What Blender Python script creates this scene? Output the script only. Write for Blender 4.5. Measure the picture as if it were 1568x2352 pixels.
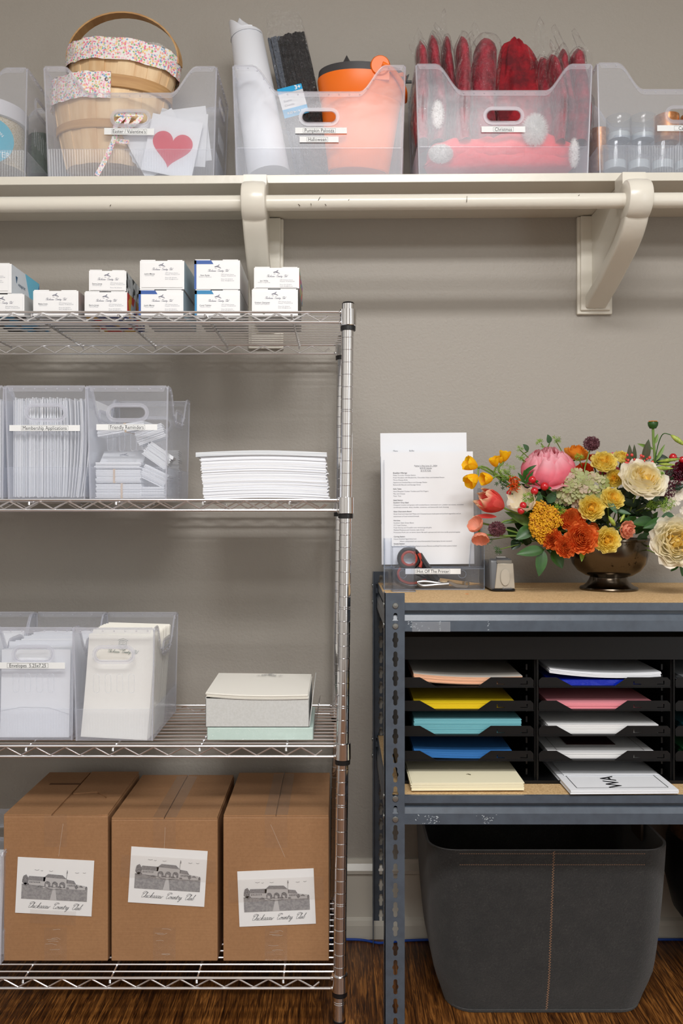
import bpy, math, random
from math import sin, cos, pi, radians, sqrt
from mathutils import Vector, Matrix, noise
from mathutils.geometry import tessellate_polygon
R = random.Random(7)
for o in list(bpy.data.objects): bpy.data.objects.remove(o)
SC = bpy.context.scene; COL = SC.collection
# ---------------- camera ----------------
H0 = 1.095; F = 1960.0; X0 = 776.0; Y0 = 1162.0
cam = bpy.data.cameras.new('camera'); camo = bpy.data.objects.new('camera', cam); COL.objects.link(camo)
camo.location = (0, 0, H0); camo.rotation_euler = (pi/2, 0, 0)
cam.sensor_width = 36; cam.lens = F/2352*36; cam.shift_x = (784-X0)/2352; cam.shift_y = -(1176-Y0)/2352
cam.clip_start = 0.05
SC.camera = camo
# ---------------- lights / exposure ----------------
SC.view_settings.view_transform = 'Standard'; SC.view_settings.look = 'None'
SC.view_settings.exposure = -0.22; SC.view_settings.gamma = 1.0; SC.view_settings.use_curve_mapping = False
SC.cycles.transparent_max_bounces = 48; SC.cycles.max_bounces = 8; SC.cycles.diffuse_bounces = 4
W = bpy.data.worlds.new('world'); SC.world = W; W.use_nodes = True
W.node_tree.nodes['Background'].inputs[0].default_value = (1, 1, 1, 1)
W.node_tree.nodes['Background'].inputs[1].default_value = 0.15
def area(name, loc, target, sx, sy, power, colr=(1, 1, 1)):
    l = bpy.data.lights.new(name, 'AREA'); l.shape = 'RECTANGLE'; l.size = sx; l.size_y = sy; l.energy = power; l.color = colr
    o = bpy.data.objects.new(name, l); COL.objects.link(o); o.location = loc
    o.rotation_euler = (Vector(target)-Vector(loc)).to_track_quat('-Z', 'Y').to_euler()
    return o
area('ceiling_light_front', (0.25, -0.05, 2.70), (0.25, 0.1, 0), 1.3, 0.30, 64, (1.0, 0.99, 0.985))
area('ceiling_light_rear', (0.0, -1.0, 2.70), (0.0, -0.3, 0.6), 1.3, 0.30, 36, (1.0, 0.99, 0.985))
area('window_daylight', (1.90, -0.6, 1.40), (0.2, 1.2, 1.3), 0.5, 1.8, 12, (0.88, 0.94, 1.0))
# ---------------- materials ----------------
def lin(c):
    c = c/255.0
    return c/12.92 if c <= 0.04045 else ((c+0.055)/1.055)**2.4
def col(r, g, b): return (lin(r), lin(g), lin(b), 1.0)
class NT:
    def __init__(s, name):
        s.m = bpy.data.materials.new(name); s.m.use_nodes = True; s.t = s.m.node_tree; s.t.nodes.clear()
        s.out = s.t.nodes.new('ShaderNodeOutputMaterial')
    def n(s, typ, **kw):
        x = s.t.nodes.new('ShaderNode'+typ)
        for k, v in kw.items():
            if k in x.inputs.keys(): x.inputs[k].default_value = v
            else: setattr(x, k, v)
        return x
    def l(s, a, b): s.t.links.new(a, b)
    def coord(s, scale=(1, 1, 1), kind='Object', rot=(0, 0, 0)):
        tc = s.n('TexCoord'); mp = s.n('Mapping'); mp.inputs['Scale'].default_value = scale; mp.inputs['Rotation'].default_value = rot
        s.l(tc.outputs[kind], mp.inputs['Vector']); return mp.outputs[0]
    def ramp(s, fac, stops, interp='LINEAR'):
        r = s.n('ValToRGB'); e = r.color_ramp; e.interpolation = interp
        while len(e.elements) < len(stops): e.elements.new(0.5)
        for el, (p, c) in zip(e.elements, stops): el.position = p; el.color = c
        s.l(fac, r.inputs[0]); return r.outputs[0]
    def noise(s, vec, scale, detail=3, rough=0.5):
        x = s.n('TexNoise'); x.inputs['Scale'].default_value = scale; x.inputs['Detail'].default_value = detail; x.inputs['Roughness'].default_value = rough
        s.l(vec, x.inputs['Vector']); return x.outputs[0]
    def bump(s, h, strength, dist=0.01):
        b = s.n('Bump'); b.inputs['Strength'].default_value = strength; b.inputs['Distance'].default_value = dist
        s.l(h, b.inputs['Height']); return b.outputs[0]
MATS = {}
def pm(name, c, rough=0.5, metal=0.0, bump=None, var=None, spec=None, coat=0, sheen=0, emit=None):
    """principled; bump=(scale,strength,dist); var=(scale, color2, lo, hi)"""
    if name in MATS: return MATS[name]
    t = NT(name); p = t.n('BsdfPrincipled'); p.inputs['Base Color'].default_value = c; p.inputs['Roughness'].default_value = rough
    p.inputs['Metallic'].default_value = metal
    if spec is not None: p.inputs['Specular IOR Level'].default_value = spec
    p.inputs['Coat Weight'].default_value = coat; p.inputs['Sheen Weight'].default_value = sheen
    if bump or var: v = t.coord()
    if var:
        f = t.noise(v, var[0], 5, 0.6); t.l(t.ramp(f, [(var[2], c), (var[3], var[1])]), p.inputs['Base Color'])
    if bump: t.l(t.bump(t.noise(v, bump[0], 3), bump[1], bump[2]), p.inputs['Normal'])
    t.l(p.outputs[0], t.out.inputs[0]); MATS[name] = t.m; return t.m
def clear(name, c, alpha, rough=0.25, bump=None, gl=0.5, tint=(1, 1, 1, 1), base=0.0):
    """see-through plastic: transparent mixed with scattering haze and a gloss by fresnel"""
    t = NT(name); tr = t.n('BsdfTransparent'); tr.inputs[0].default_value = tint
    d = t.n('BsdfDiffuse'); d.inputs[0].default_value = c
    tl = t.n('BsdfTranslucent'); tl.inputs[0].default_value = c
    m1 = t.n('MixShader'); m1.inputs[0].default_value = 0.45; t.l(d.outputs[0], m1.inputs[1]); t.l(tl.outputs[0], m1.inputs[2])
    m2 = t.n('MixShader'); m2.inputs[0].default_value = alpha; t.l(tr.outputs[0], m2.inputs[1]); t.l(m1.outputs[0], m2.inputs[2])
    g = t.n('BsdfGlossy'); g.inputs['Roughness'].default_value = rough
    fr = t.n('Fresnel'); ge = t.n('NewGeometry'); mi_ = t.n('MapRange'); mi_.inputs['To Min'].default_value = 1.4; mi_.inputs['To Max'].default_value = 1/1.4; t.l(ge.outputs['Backfacing'], mi_.inputs[0]); t.l(mi_.outputs[0], fr.inputs[0])
    mu = t.n('Math', operation='MULTIPLY_ADD'); mu.inputs[1].default_value = gl; mu.inputs[2].default_value = base; t.l(fr.outputs[0], mu.inputs[0])
    m3 = t.n('MixShader'); t.l(mu.outputs[0], m3.inputs[0]); t.l(m2.outputs[0], m3.inputs[1]); t.l(g.outputs[0], m3.inputs[2])
    if bump:
        b = t.bump(t.noise(t.coord(), bump[0], 4), bump[1], bump[2]); t.l(b, g.inputs['Normal'])
    t.l(m3.outputs[0], t.out.inputs[0]); MATS[name] = t.m; return t.m
def petal_mat(name, centre, mid, tip, edge=None, rough=0.55):
    """UV x = layer (0 heart .. 1 outside), UV y = base..tip of the petal"""
    t = NT(name); uv = t.n('TexCoord'); sp = t.n('SeparateXYZ'); t.l(uv.outputs['UV'], sp.inputs[0])
    c1 = t.ramp(sp.outputs[0], [(0.0, centre), (0.45, mid), (1.0, tip)])
    f = t.noise(t.coord((60, 60, 60)), 1.0, 4)
    hs = t.n('HueSaturation'); t.l(c1, hs.inputs['Color'])
    mr = t.n('MapRange'); mr.inputs['From Min'].default_value = .3; mr.inputs['From Max'].default_value = .7; mr.inputs['To Min'].default_value = .96; mr.inputs['To Max'].default_value = 1.14
    t.l(f, mr.inputs[0]); t.l(mr.outputs[0], hs.inputs['Value']); c = hs.outputs[0]
    if edge:
        mx = t.n('MixRGB'); t.l(t.ramp(sp.outputs[1], [(0.72, (0, 0, 0, 1)), (1.0, (1, 1, 1, 1))]), mx.inputs[0]); t.l(c, mx.inputs[1]); mx.inputs[2].default_value = edge; c = mx.outputs[0]
    p = t.n('BsdfPrincipled'); t.l(c, p.inputs['Base Color']); p.inputs['Roughness'].default_value = rough
    tl = t.n('BsdfTranslucent'); t.l(c, tl.inputs[0])
    m = t.n('MixShader'); m.inputs[0].default_value = 0.42; t.l(p.outputs[0], m.inputs[1]); t.l(tl.outputs[0], m.inputs[2])
    t.l(m.outputs[0], t.out.inputs[0]); MATS[name] = t.m; return t.m
M_wall = pm('wall paint', col(166, 160, 151), 0.5, bump=(170, 0.25, 0.004), spec=0.35)
M_white = pm('cream gloss paint', col(226, 221, 208), 0.28, bump=(60, 0.12, 0.003))
M_base = pm('baseboard paint', col(205, 200, 188), 0.3)
M_ceil = pm('ceiling paint', col(235, 232, 226), 0.8)
M_side = pm('side wall paint', col(206, 204, 198), 0.7)
M_chrome = pm('chrome', (0.78, 0.78, 0.8, 1), 0.13, 1.0)
M_wire = pm('bright wire chrome', (0.86, 0.86, 0.88, 1), 0.30, 1.0)
M_black = pm('black plastic', col(22, 22, 24), 0.35)
M_steel = pm('grey painted steel', col(78, 87, 98), 0.30, bump=(300, 0.06, 0.001), var=(40, col(70, 77, 87), .4, .7))
M_zinc = pm('zinc rivet', col(150, 152, 150), 0.35, 0.9)
M_sorter = pm('black sorter steel', col(13, 13, 14), 0.38, spec=.35)
M_blackprint = pm('black print', col(30, 30, 34), 0.6)
M_greyprint = pm('grey print', col(120, 122, 128), 0.6)
M_paleprint = pm('pale print', col(165, 168, 176), 0.6)
M_label = pm('label tape', col(238, 240, 240), 0.5)
M_paper = pm('white paper', col(236, 238, 242), 0.7)
M_paper2 = pm('soft white paper', col(226, 229, 236), 0.7)
M_cream = pm('cream paper', col(244, 241, 232), 0.7)
M_cardstock = pm('white card', col(238, 238, 238), 0.55)
M_card_side = pm('box side card', col(205, 208, 208), 0.5)
M_bin = clear('milky plastic', (0.84, 0.88, 0.98, 1), 0.165, 0.20, bump=(25, 0.04, 0.01), gl=0.55)
M_rim = clear('milky plastic rim', (0.84, 0.85, 0.92, 1), 0.30, 0.2, gl=0.6)
M_bag = clear('clear film bag', (0.85, 0.83, 0.85, 1), 0.022, 0.10, bump=(48, 1.0, 0.04), gl=0.9, base=0.03)
M_acryl = clear('clear acrylic', (0.75, 0.8, 0.9, 1), 0.018, 0.05, gl=0.9, tint=(0.97, 0.98, 1, 1))
M_acryl_edge = clear('acrylic edge', (0.5, 0.6, 0.75, 1), 0.35, 0.1, gl=0.9)
M_glass = clear('votive glass', (0.8, 0.83, 0.86, 1), 0.08, 0.05, gl=1.0, tint=(0.93, 0.95, 0.96, 1))
M_velvet = pm('red velvet', col(160, 2, 26), 0.8, bump=(45, 0.7, 0.01), var=(22, col(96, 0, 16), .40, .62), sheen=0.12)
M_velvet2 = pm('crimson velvet', col(168, 18, 48), 0.6, bump=(40, 0.8, 0.012), var=(25, col(104, 8, 28), .40, .62), sheen=0.12)
M_fleece = pm('red folded fabric', col(244, 48, 62), 0.8, bump=(60, 0.5, 0.006), sheen=0.15)
M_fur = pm('white fur', col(240, 238, 234), 0.9, bump=(120, 0.6, 0.01))
M_orange = pm('orange plastic', col(250, 118, 18), 0.42)
M_pailin = pm('pail grey inside', col(62, 60, 62), 0.5)
M_chen = pm('black chenille', col(24, 24, 28), 0.9, bump=(200, 1, .01))
M_cheng = pm('grey chenille', col(96, 104, 116), 0.9, bump=(200, 1, .01))
M_blue = pm('cyan label', col(0, 158, 214), 0.5)
M_copper = pm('copper foil', col(196, 132, 84), 0.35, 0.7, var=(60, col(226, 170, 120), .45, .6))
M_wax = pm('frosted wax', col(225, 228, 228), 0.5)
M_darkblue = pm('royal blue print', col(48, 88, 160), 0.5)
M_midblue = pm('process blue print', col(40, 128, 178), 0.5)
M_skyblue = pm('sky blue print', col(112, 196, 226), 0.5)
M_red = pm('red print', col(216, 54, 44), 0.5)
M_green = pm('leaf green', col(44, 90, 26), 0.42, var=(30, col(30, 66, 22), .4, .7))
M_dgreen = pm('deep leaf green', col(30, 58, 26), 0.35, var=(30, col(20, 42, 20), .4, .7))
M_lime = pm('lime floret green', col(128, 160, 36), 0.5, var=(80, col(92, 130, 30), .4, .6))
M_stem = pm('stem green', col(104, 132, 54), 0.5)
M_egreen = pm('blue green leaf', col(66, 100, 66), 0.5, var=(40, col(48, 80, 50), .4, .7))
M_berry = pm('red berry', col(190, 22, 34), 0.2, coat=0.5)
M_yarrow = pm('mustard floret', col(222, 168, 18), 0.6, var=(150, col(190, 120, 10), .45, .6))
M_maroon = pm('maroon floret', col(120, 72, 80), 0.7, var=(150, col(80, 36, 48), .4, .6))
M_burg = pm('burgundy floret', col(92, 26, 44), 0.7, var=(150, col(60, 20, 36), .4, .6))
M_silver = pm('silver plastic', col(176, 168, 154), 0.38, 0.3)
M_dgrey = pm('dark grey plastic', col(92, 94, 98), 0.35)
M_tin = pm('dull scissor steel', col(150, 146, 140), 0.36, 1.0)
M_redgrip = pm('red rubber grip', col(176, 62, 46), 0.5)
M_cable = pm('blue cable', col(14, 66, 160), 0.45)
M_brass = pm('rubber band', col(206, 172, 130), 0.6)
M_box_tape = clear('clear packing tape', (0.75, 0.62, 0.5, 1), 0.03, 0.12, bump=(120, 0.3, 0.002), gl=.8)
M_scuff = pm('scuffed bare metal', col(176, 184, 190), 0.5)
M_tapeshine = pm('painted tape shine', col(206, 196, 184), 0.3)
M_greyboard = pm('grey chipboard', col(206, 207, 205), 0.75, var=(220, col(199, 200, 197), .4, .6))
M_ream = pm('pale green ream wrap', col(206, 228, 220), 0.3, bump=(60, 0.15, 0.004), coat=0.3)
M_leather = pm('tan leather tab', col(60, 44, 30), 0.6)
M_stitch = pm('tan thread', col(170, 128, 96), 0.7)
M_darkpot = pm('dark brown lacquer', col(15, 12, 10), 0.5)
M_brownpot = pm('brown basket lid', col(92, 62, 36), 0.6, var=(40, col(60, 40, 24), .4, .6))
M_tree = pm('engraving dark', col(98, 96, 98), 0.7, var=(500, col(150, 148, 150), .4, .6))
M_lawn = pm('engraving lawn', col(158, 156, 156), 0.7, var=(220, col(136, 134, 136), .4, .62))
M_roof = pm('engraving roof', col(128, 126, 128), 0.7, var=(600, col(150, 148, 150), .4, .6))
M_body = pm('engraving wall', col(190, 188, 188), 0.7)
def mk_particle():
    t = NT('particle board'); v = t.coord()
    a = t.noise(v, 260, 4, .7); c = t.ramp(a, [(.3, col(168, 132, 88)), (.5, col(206, 172, 124)), (.7, col(224, 194, 148))])
    p = t.n('BsdfPrincipled'); t.l(c, p.inputs['Base Color']); p.inputs['Roughness'].default_value = .8; t.l(t.bump(a, .3, .002), p.inputs['Normal'])
    t.l(p.outputs[0], t.out.inputs[0]); return t.m
M_board = mk_particle()
def mk_cardboard():
    t = NT('cardboard'); a = t.noise(t.coord((6, 6, 260)), 1.0, 3); b = t.noise(t.coord(), 160, 5, .7); d = t.noise(t.coord(), 5, 2)
    m = t.n('MixRGB'); m.inputs[0].default_value = .55; t.l(t.ramp(b, [(.3, col(148, 108, 73)), (.7, col(176, 132, 93))]), m.inputs[1]); t.l(t.ramp(d, [(.35, col(150, 110, 75)), (.7, col(170, 128, 89))]), m.inputs[2])
    p = t.n('BsdfPrincipled'); t.l(m.outputs[0], p.inputs['Base Color']); p.inputs['Roughness'].default_value = .65; t.l(t.bump(a, .12, .002), p.inputs['Normal'])
    t.l(p.outputs[0], t.out.inputs[0]); return t.m
M_card = mk_cardboard()
M_flapgap = pm('dark flap gap', col(96, 62, 36), 0.8)
def mk_floor():
    t = NT('stained oak floor'); tc = t.n('TexCoord'); sp = t.n('SeparateXYZ'); t.l(tc.outputs['Object'], sp.inputs[0])
    # boards run away from the camera (along y), 57 mm wide
    q = t.n('Math', operation='DIVIDE'); q.inputs[1].default_value = 0.083; t.l(sp.outputs[0], q.inputs[0])
    fl = t.n('Math', operation='FLOOR'); t.l(q.outputs[0], fl.inputs[0]); fr = t.n('Math', operation='FRACT'); t.l(q.outputs[0], fr.inputs[0])
    wn = t.n('TexWhiteNoise'); wn.noise_dimensions = '1D'; t.l(fl.outputs[0], wn.inputs['W'])
    off = t.n('VectorMath', operation='ADD'); t.l(tc.outputs['Object'], off.inputs[0])
    sc = t.n('VectorMath', operation='SCALE'); sc.inputs['Scale'].default_value = 7.0; t.l(wn.outputs['Color'], sc.inputs[0]); t.l(sc.outputs[0], off.inputs[1])
    mp = t.n('Mapping'); mp.inputs['Scale'].default_value = (210, 11, 1); t.l(off.outputs[0], mp.inputs['Vector'])
    g = t.n('TexNoise'); g.inputs['Scale'].default_value = 1; g.inputs['Detail'].default_value = 6; g.inputs['Roughness'].default_value = .65; g.inputs['Distortion'].default_value = 1.2; t.l(mp.outputs[0], g.inputs['Vector'])
    mp2 = t.n('Mapping'); mp2.inputs['Scale'].default_value = (9, 2.2, 1); t.l(off.outputs[0], mp2.inputs['Vector'])
    g2 = t.n('TexNoise'); g2.inputs['Scale'].default_value = 1.5; g2.inputs['Detail'].default_value = 3; t.l(mp2.outputs[0], g2.inputs['Vector'])
    c1 = t.ramp(g.outputs[0], [(.36, col(48, 27, 13)), (.5, col(106, 64, 28)), (.64, col(172, 114, 54))])
    c2 = t.ramp(g2.outputs[0], [(.32, col(120, 96, 72)), (.65, col(255, 255, 255))])
    m = t.n('MixRGB'); m.blend_type = 'MULTIPLY'; m.inputs[0].default_value = .75; t.l(c1, m.inputs[1]); t.l(c2, m.inputs[2])
    e = t.ramp(fr.outputs[0], [(0, (.15, .15, .15, 1)), (.02, (1, 1, 1, 1)), (.98, (1, 1, 1, 1)), (1, (.15, .15, .15, 1))])
    m2 = t.n('MixRGB'); m2.blend_type = 'MULTIPLY'; m2.inputs[0].default_value = 1; t.l(m.outputs[0], m2.inputs[1]); t.l(e, m2.inputs[2])
    p = t.n('BsdfPrincipled'); t.l(m2.outputs[0], p.inputs['Base Color']); p.inputs['Roughness'].default_value = .38; p.inputs['Specular IOR Level'].default_value = .35
    t.l(t.bump(g.outputs[0], .12, .002), p.inputs['Normal']); t.l(p.outputs[0], t.out.inputs[0]); return t.m
M_floor = mk_floor()
def mk_felt():
    t = NT('charcoal felt'); a = t.noise(t.coord(), 260, 6, .8); b = t.noise(t.coord((1, 1, 1)), 24, 4, .7)
    m = t.n('MixRGB'); m.blend_type = 'MULTIPLY'; m.inputs[0].default_value = .7; t.l(t.ramp(a, [(.3, col(12, 12, 12)), (.60, col(46, 44, 42)), (.74, col(104, 99, 94))]), m.inputs[1]); t.l(t.ramp(b, [(.35, col(150, 150, 150)), (.65, col(255, 255, 255))]), m.inputs[2])
    p = t.n('BsdfPrincipled'); t.l(m.outputs[0], p.inputs['Base Color']); p.inputs['Roughness'].default_value = .95; p.inputs['Sheen Weight'].default_value = .3
    t.l(t.bump(a, .6, .003), p.inputs['Normal']); t.l(p.outputs[0], t.out.inputs[0]); return t.m
M_felt = mk_felt()
def mk_floral():
    t = NT('floral print cotton'); v = t.n('TexVoronoi'); v.inputs['Scale'].default_value = 235; t.l(t.coord(), v.inputs['Vector'])
    sp = t.n('SeparateXYZ'); t.l(v.outputs['Color'], sp.inputs[0])
    hue = t.ramp(sp.outputs[0], [(0, col(238, 130, 160)), (.14, col(250, 196, 150)), (.27, col(246, 170, 190)), (.40, col(150, 190, 140)), (.52, col(246, 242, 240)), (.70, col(140, 176, 216)), (.80, col(250, 205, 216)), (.92, col(244, 226, 150))], 'CONSTANT')
    mask = t.ramp(v.outputs['Distance'], [(.46, (1, 1, 1, 1)), (.66, (0, 0, 0, 1))])
    m = t.n('MixRGB'); t.l(mask, m.inputs[0]); m.inputs[1].default_value = col(244, 242, 238); t.l(hue, m.inputs[2])
    p = t.n('BsdfPrincipled'); t.l(m.outputs[0], p.inputs['Base Color']); p.inputs['Roughness'].default_value = .85
    t.l(p.outputs[0], t.out.inputs[0]); return t.m
M_floral = mk_floral()
def mk_wood(name, a, b, sc=(30, 30, 2.5)):
    t = NT(name); g = t.noise(t.coord(sc), 1.0, 5, .6)
    c = t.ramp(g, [(.35, a), (.65, b)]); p = t.n('BsdfPrincipled'); t.l(c, p.inputs['Base Color']); p.inputs['Roughness'].default_value = .6
    t.l(p.outputs[0], t.out.inputs[0]); return t.m
M_slat = mk_wood('pale basket wood', col(224, 184, 136), col(248, 220, 178))
M_hoop = mk_wood('bent wood strip', col(180, 134, 84), col(208, 166, 112), (4, 4, 60))
def mk_glitter():
    t = NT('gold glitter ribbon'); v = t.n('TexVoronoi'); v.inputs['Scale'].default_value = 700; t.l(t.coord(), v.inputs['Vector'])
    c = t.ramp(v.outputs['Color'], [(.2, col(206, 184, 140)), (.8, col(250, 240, 214))]); p = t.n('BsdfPrincipled'); t.l(c, p.inputs['Base Color']); p.inputs['Roughness'].default_value = .4; p.inputs['Metallic'].default_value = .3
    t.l(p.outputs[0], t.out.inputs[0]); return t.m
M_glitter = mk_glitter()
def mk_vase():
    t = NT('tarnished silver'); g = t.noise(t.coord(), 70, 5, .7); h = t.noise(t.coord(), 9, 2)
    c = t.ramp(g, [(.30, col(28, 22, 18)), (.40, col(98, 88, 76))]); p = t.n('BsdfPrincipled'); t.l(c, p.inputs['Base Color']); p.inputs['Metallic'].default_value = 1
    r = t.n('MapRange'); r.inputs['To Min'].default_value = .08; r.inputs['To Max'].default_value = .3; t.l(h, r.inputs[0]); t.l(r.outputs[0], p.inputs['Roughness'])
    t.l(p.outputs[0], t.out.inputs[0]); return t.m
M_vase = mk_vase()
def mk_sheets(name, c1, c2, sc=900):
    """edges of stacked sheets: fine horizontal bands of two tones"""
    t = NT(name); g = t.noise(t.coord((3, 3, sc)), 1.0, 2)
    c = t.ramp(g, [(.35, c1), (.6, c2)]); p = t.n('BsdfPrincipled'); t.l(c, p.inputs['Base Color']); p.inputs['Roughness'].default_value = .75
    t.l(t.bump(g, .5, .002), p.inputs['Normal']); t.l(p.outputs[0], t.out.inputs[0]); return t.m
# ---------------- mesh helpers ----------------
def P(px, py, d): return Vector(((px-X0)*d/F, d, H0+(Y0-py)*d/F))
def T(x, y, z): return Matrix.Translation((x, y, z))
def RX(a): return Matrix.Rotation(a, 4, 'X')
def RY(a): return Matrix.Rotation(a, 4, 'Y')
def RZ(a): return Matrix.Rotation(a, 4, 'Z')
UP = RX(pi/2)                     # XY drawing plane -> XZ plane facing the camera (-Y)
def aim(n, roll=0.0):
    """matrix whose +Z is n"""
    return Vector(n).to_track_quat('Z', 'Y').to_matrix().to_4x4() @ RZ(roll)
def catmull(pts, n=6, closed=False):
    pts = [Vector(p) for p in pts]; out = []; N = len(pts); segs = N if closed else N-1
    for i in range(segs):
        if closed: a, b, c, d = pts[(i-1) % N], pts[i], pts[(i+1) % N], pts[(i+2) % N]
        else: a, b, c, d = pts[max(i-1, 0)], pts[i], pts[i+1], pts[min(i+2, N-1)]
        for k in range(n):
            t = k/n; out.append(0.5*((2*b)+(c-a)*t+(2*a-5*b+4*c-d)*t*t+(3*b-a-3*c+d)*t**3))
    if not closed: out.append(pts[-1])
    return out
class MB:
    def __init__(s, M=None, fn=None): s.v = []; s.f = []; s.mi = []; s.uv = {}; s.M = M or Matrix(); s.fn = fn; s.cur = 0
    def add(s, vs, fs, M=None, uvs=None, mi=None):
        b = len(s.v); MM = s.M @ M if M is not None else s.M
        for i, p in enumerate(vs):
            q = MM @ Vector(p)
            if s.fn: q = s.fn(q)
            s.v.append(q)
            if uvs: s.uv[b+i] = uvs[i]
        for f in fs: s.f.append(tuple(b+i for i in f)); s.mi.append(s.cur if mi is None else mi)
        return s
    def box(s, x0, x1, y0, y1, z0, z1, M=None, mi=None):
        v = [(x0, y0, z0), (x1, y0, z0), (x1, y1, z0), (x0, y1, z0), (x0, y0, z1), (x1, y0, z1), (x1, y1, z1), (x0, y1, z1)]
        return s.add(v, [(0, 3, 2, 1), (4, 5, 6, 7), (0, 1, 5, 4), (1, 2, 6, 5), (2, 3, 7, 6), (3, 0, 4, 7)], M, mi=mi)
    def rbox(s, x0, x1, y0, y1, z0, z1, r=0.003, M=None, mi=None, n=3):
        """box with rounded vertical (z) edges and chamfered top/bottom"""
        pts = []
        for cx, cy, a0 in ((x1-r, y1-r, 0), (x0+r, y1-r, 90), (x0+r, y0+r, 180), (x1-r, y0+r, 270)):
            for k in range(n+1):
                a = radians(a0+90*k/n); pts.append((cx, cy, cos(a), sin(a)))
        rings = []
        c = r*0.3
        for z, rr in ((z0, r-c), (z0+c, r), (z1-c, r), (z1, r-c)):
            rings.append([(p[0]+p[2]*rr, p[1]+p[3]*rr, z) for p in pts])
        return s.loft(rings, M=M, mi=mi)
    def loft(s, rings, cap=True, M=None, mi=None, closed=True, uv=False):
        n = len(rings[0]); v = [p for r in rings for p in r]; f = []; m = n if closed else n-1
        for i in range(len(rings)-1):
            for j in range(m): f.append((i*n+j, i*n+(j+1) % n, (i+1)*n+(j+1) % n, (i+1)*n+j))
        if cap and closed: f.append(tuple(range(n-1, -1, -1))); f.append(tuple(range((len(rings)-1)*n, len(rings)*n)))
        uvs = [(j/max(n-1, 1), i/(len(rings)-1)) for i in range(len(rings)) for j in range(n)] if uv else None
        return s.add(v, f, M, uvs, mi)
    def lathe(s, prof, seg=24, M=None, mi=None, cap=True, sx=1, sy=1):
        prof = [(max(r, 1e-4), z) for r, z in prof]
        return s.loft([[(r*cos(2*pi*j/seg)*sx, r*sin(2*pi*j/seg)*sy, z) for j in range(seg)] for r, z in prof], cap, M, mi)
    def tube(s, pts, r, seg=8, M=None, mi=None, closed=False, rr=None):
        pts = [Vector(p) for p in pts]; rings = []; N = len(pts); prev = None
        for i, p in enumerate(pts):
            a = pts[(i-1) % N] if (closed or i > 0) else pts[i]; b = pts[(i+1) % N] if (closed or i < N-1) else pts[i]
            t = (b-a).normalized() if (b-a).length > 1e-9 else Vector((0, 0, 1))
            if prev is None: u = t.orthogonal().normalized()
            else:
                u = prev-t*prev.dot(t); u = u.normalized() if u.length > 1e-6 else t.orthogonal().normalized()
            prev = u; w = t.cross(u); R_ = rr[i] if rr else r
            rings.append([p+(u*cos(2*pi*k/seg)+w*sin(2*pi*k/seg))*R_ for k in range(seg)])
        if closed: rings.append(rings[0]); return s.loft(rings, False, M, mi)
        return s.loft(rings, True, M, mi)
    def ball(s, c, r, seg=12, rings=7, M=None, mi=None, sz=1.0):
        pr = []
        for i in range(rings+1):
            a = -pi/2+pi*i/rings; pr.append((max(r*cos(a), 1e-5), r*sin(a)*sz))
        MM = T(*c) if M is None else M @ T(*c)
        return s.lathe(pr, seg, MM, mi)
    def prism(s, outer, holes=(), depth=0.001, M=None, mi=None):
        """polygon in XY with holes, extruded in +Z"""
        polys = [[Vector((p[0], p[1], 0)) for p in outer]]+[[Vector((p[0], p[1], 0)) for p in h] for h in holes]
        tris = tessellate_polygon(polys); flat = [p for q in polys for p in q]; n = len(flat)
        v = [(p[0], p[1], 0) for p in flat]+[(p[0], p[1], depth) for p in flat]; f = []
        for t in tris:
            a, b, c = t; ar = (flat[b]-flat[a]).cross(flat[c]-flat[a]).z
            if ar < 0: a, b, c = c, b, a
            f.append((c, b, a)); f.append((a+n, b+n, c+n))
        k = 0
        for q in polys:
            m = len(q)
            for i in range(m): f.append((k+i, k+(i+1) % m, n+k+(i+1) % m, n+k+i))
            k += m
        return s.add(v, f, M, mi=mi)
    def grid(s, fn, nu, nv, M=None, mi=None, uvf=None):
        v = []; uv = []
        for i in range(nu+1):
            for j in range(nv+1):
                v.append(fn(i/nu, j/nv)); uv.append(uvf(i/nu, j/nv) if uvf else (i/nu, j/nv))
        f = [(i*(nv+1)+j, (i+1)*(nv+1)+j, (i+1)*(nv+1)+j+1, i*(nv+1)+j+1) for i in range(nu) for j in range(nv)]
        return s.add(v, f, M, uv, mi)
    def ribbon(s, pts, w, M=None, mi=None):
        """flat stroke in XY plane"""
        pts = [Vector((p[0], p[1], 0)) for p in pts]; v = []; f = []
        for i, p in enumerate(pts):
            a = pts[max(i-1, 0)]; b = pts[min(i+1, len(pts)-1)]; t = (b-a); t = t.normalized() if t.length > 0 else Vector((1, 0, 0))
            nrm = Vector((-t.y, t.x, 0))*w/2; v += [p+nrm, p-nrm]
        for i in range(len(pts)-1): f.append((2*i, 2*i+1, 2*i+3, 2*i+2))
        return s.add(v, f, M, mi=mi)
    def text(s, body, size, M=None, align='CENTER', mi=None, shear=0, res=2, bold=0):
        c = bpy.data.curves.new('t', 'FONT'); c.body = body; c.size = size; c.align_x = align; c.align_y = 'CENTER'; c.shear = shear; c.resolution_u = res; c.offset = bold
        o = bpy.data.objects.new('t', c); me = bpy.data.meshes.new_from_object(o)
        s.add([v.co.copy() for v in me.vertices], [tuple(p.vertices) for p in me.polygons], M, mi=mi)
        bpy.data.objects.remove(o); bpy.data.meshes.remove(me); bpy.data.curves.remove(c); return s
    def fibres(s, n, fn, w, M=None, mi=None):
        """n thin spikes; fn(rng)->(base, tip)"""
        for _ in range(n):
            a, b = fn(); a = Vector(a); b = Vector(b); t = (b-a); u = t.orthogonal().normalized()*w; q = t.cross(u).normalized()*w
            s.add([a+u, a-u*.5+q*.8, a-u*.5-q*.8, b], [(0, 1, 3), (1, 2, 3), (2, 0, 3)], M, mi=mi)
        return s
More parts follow.
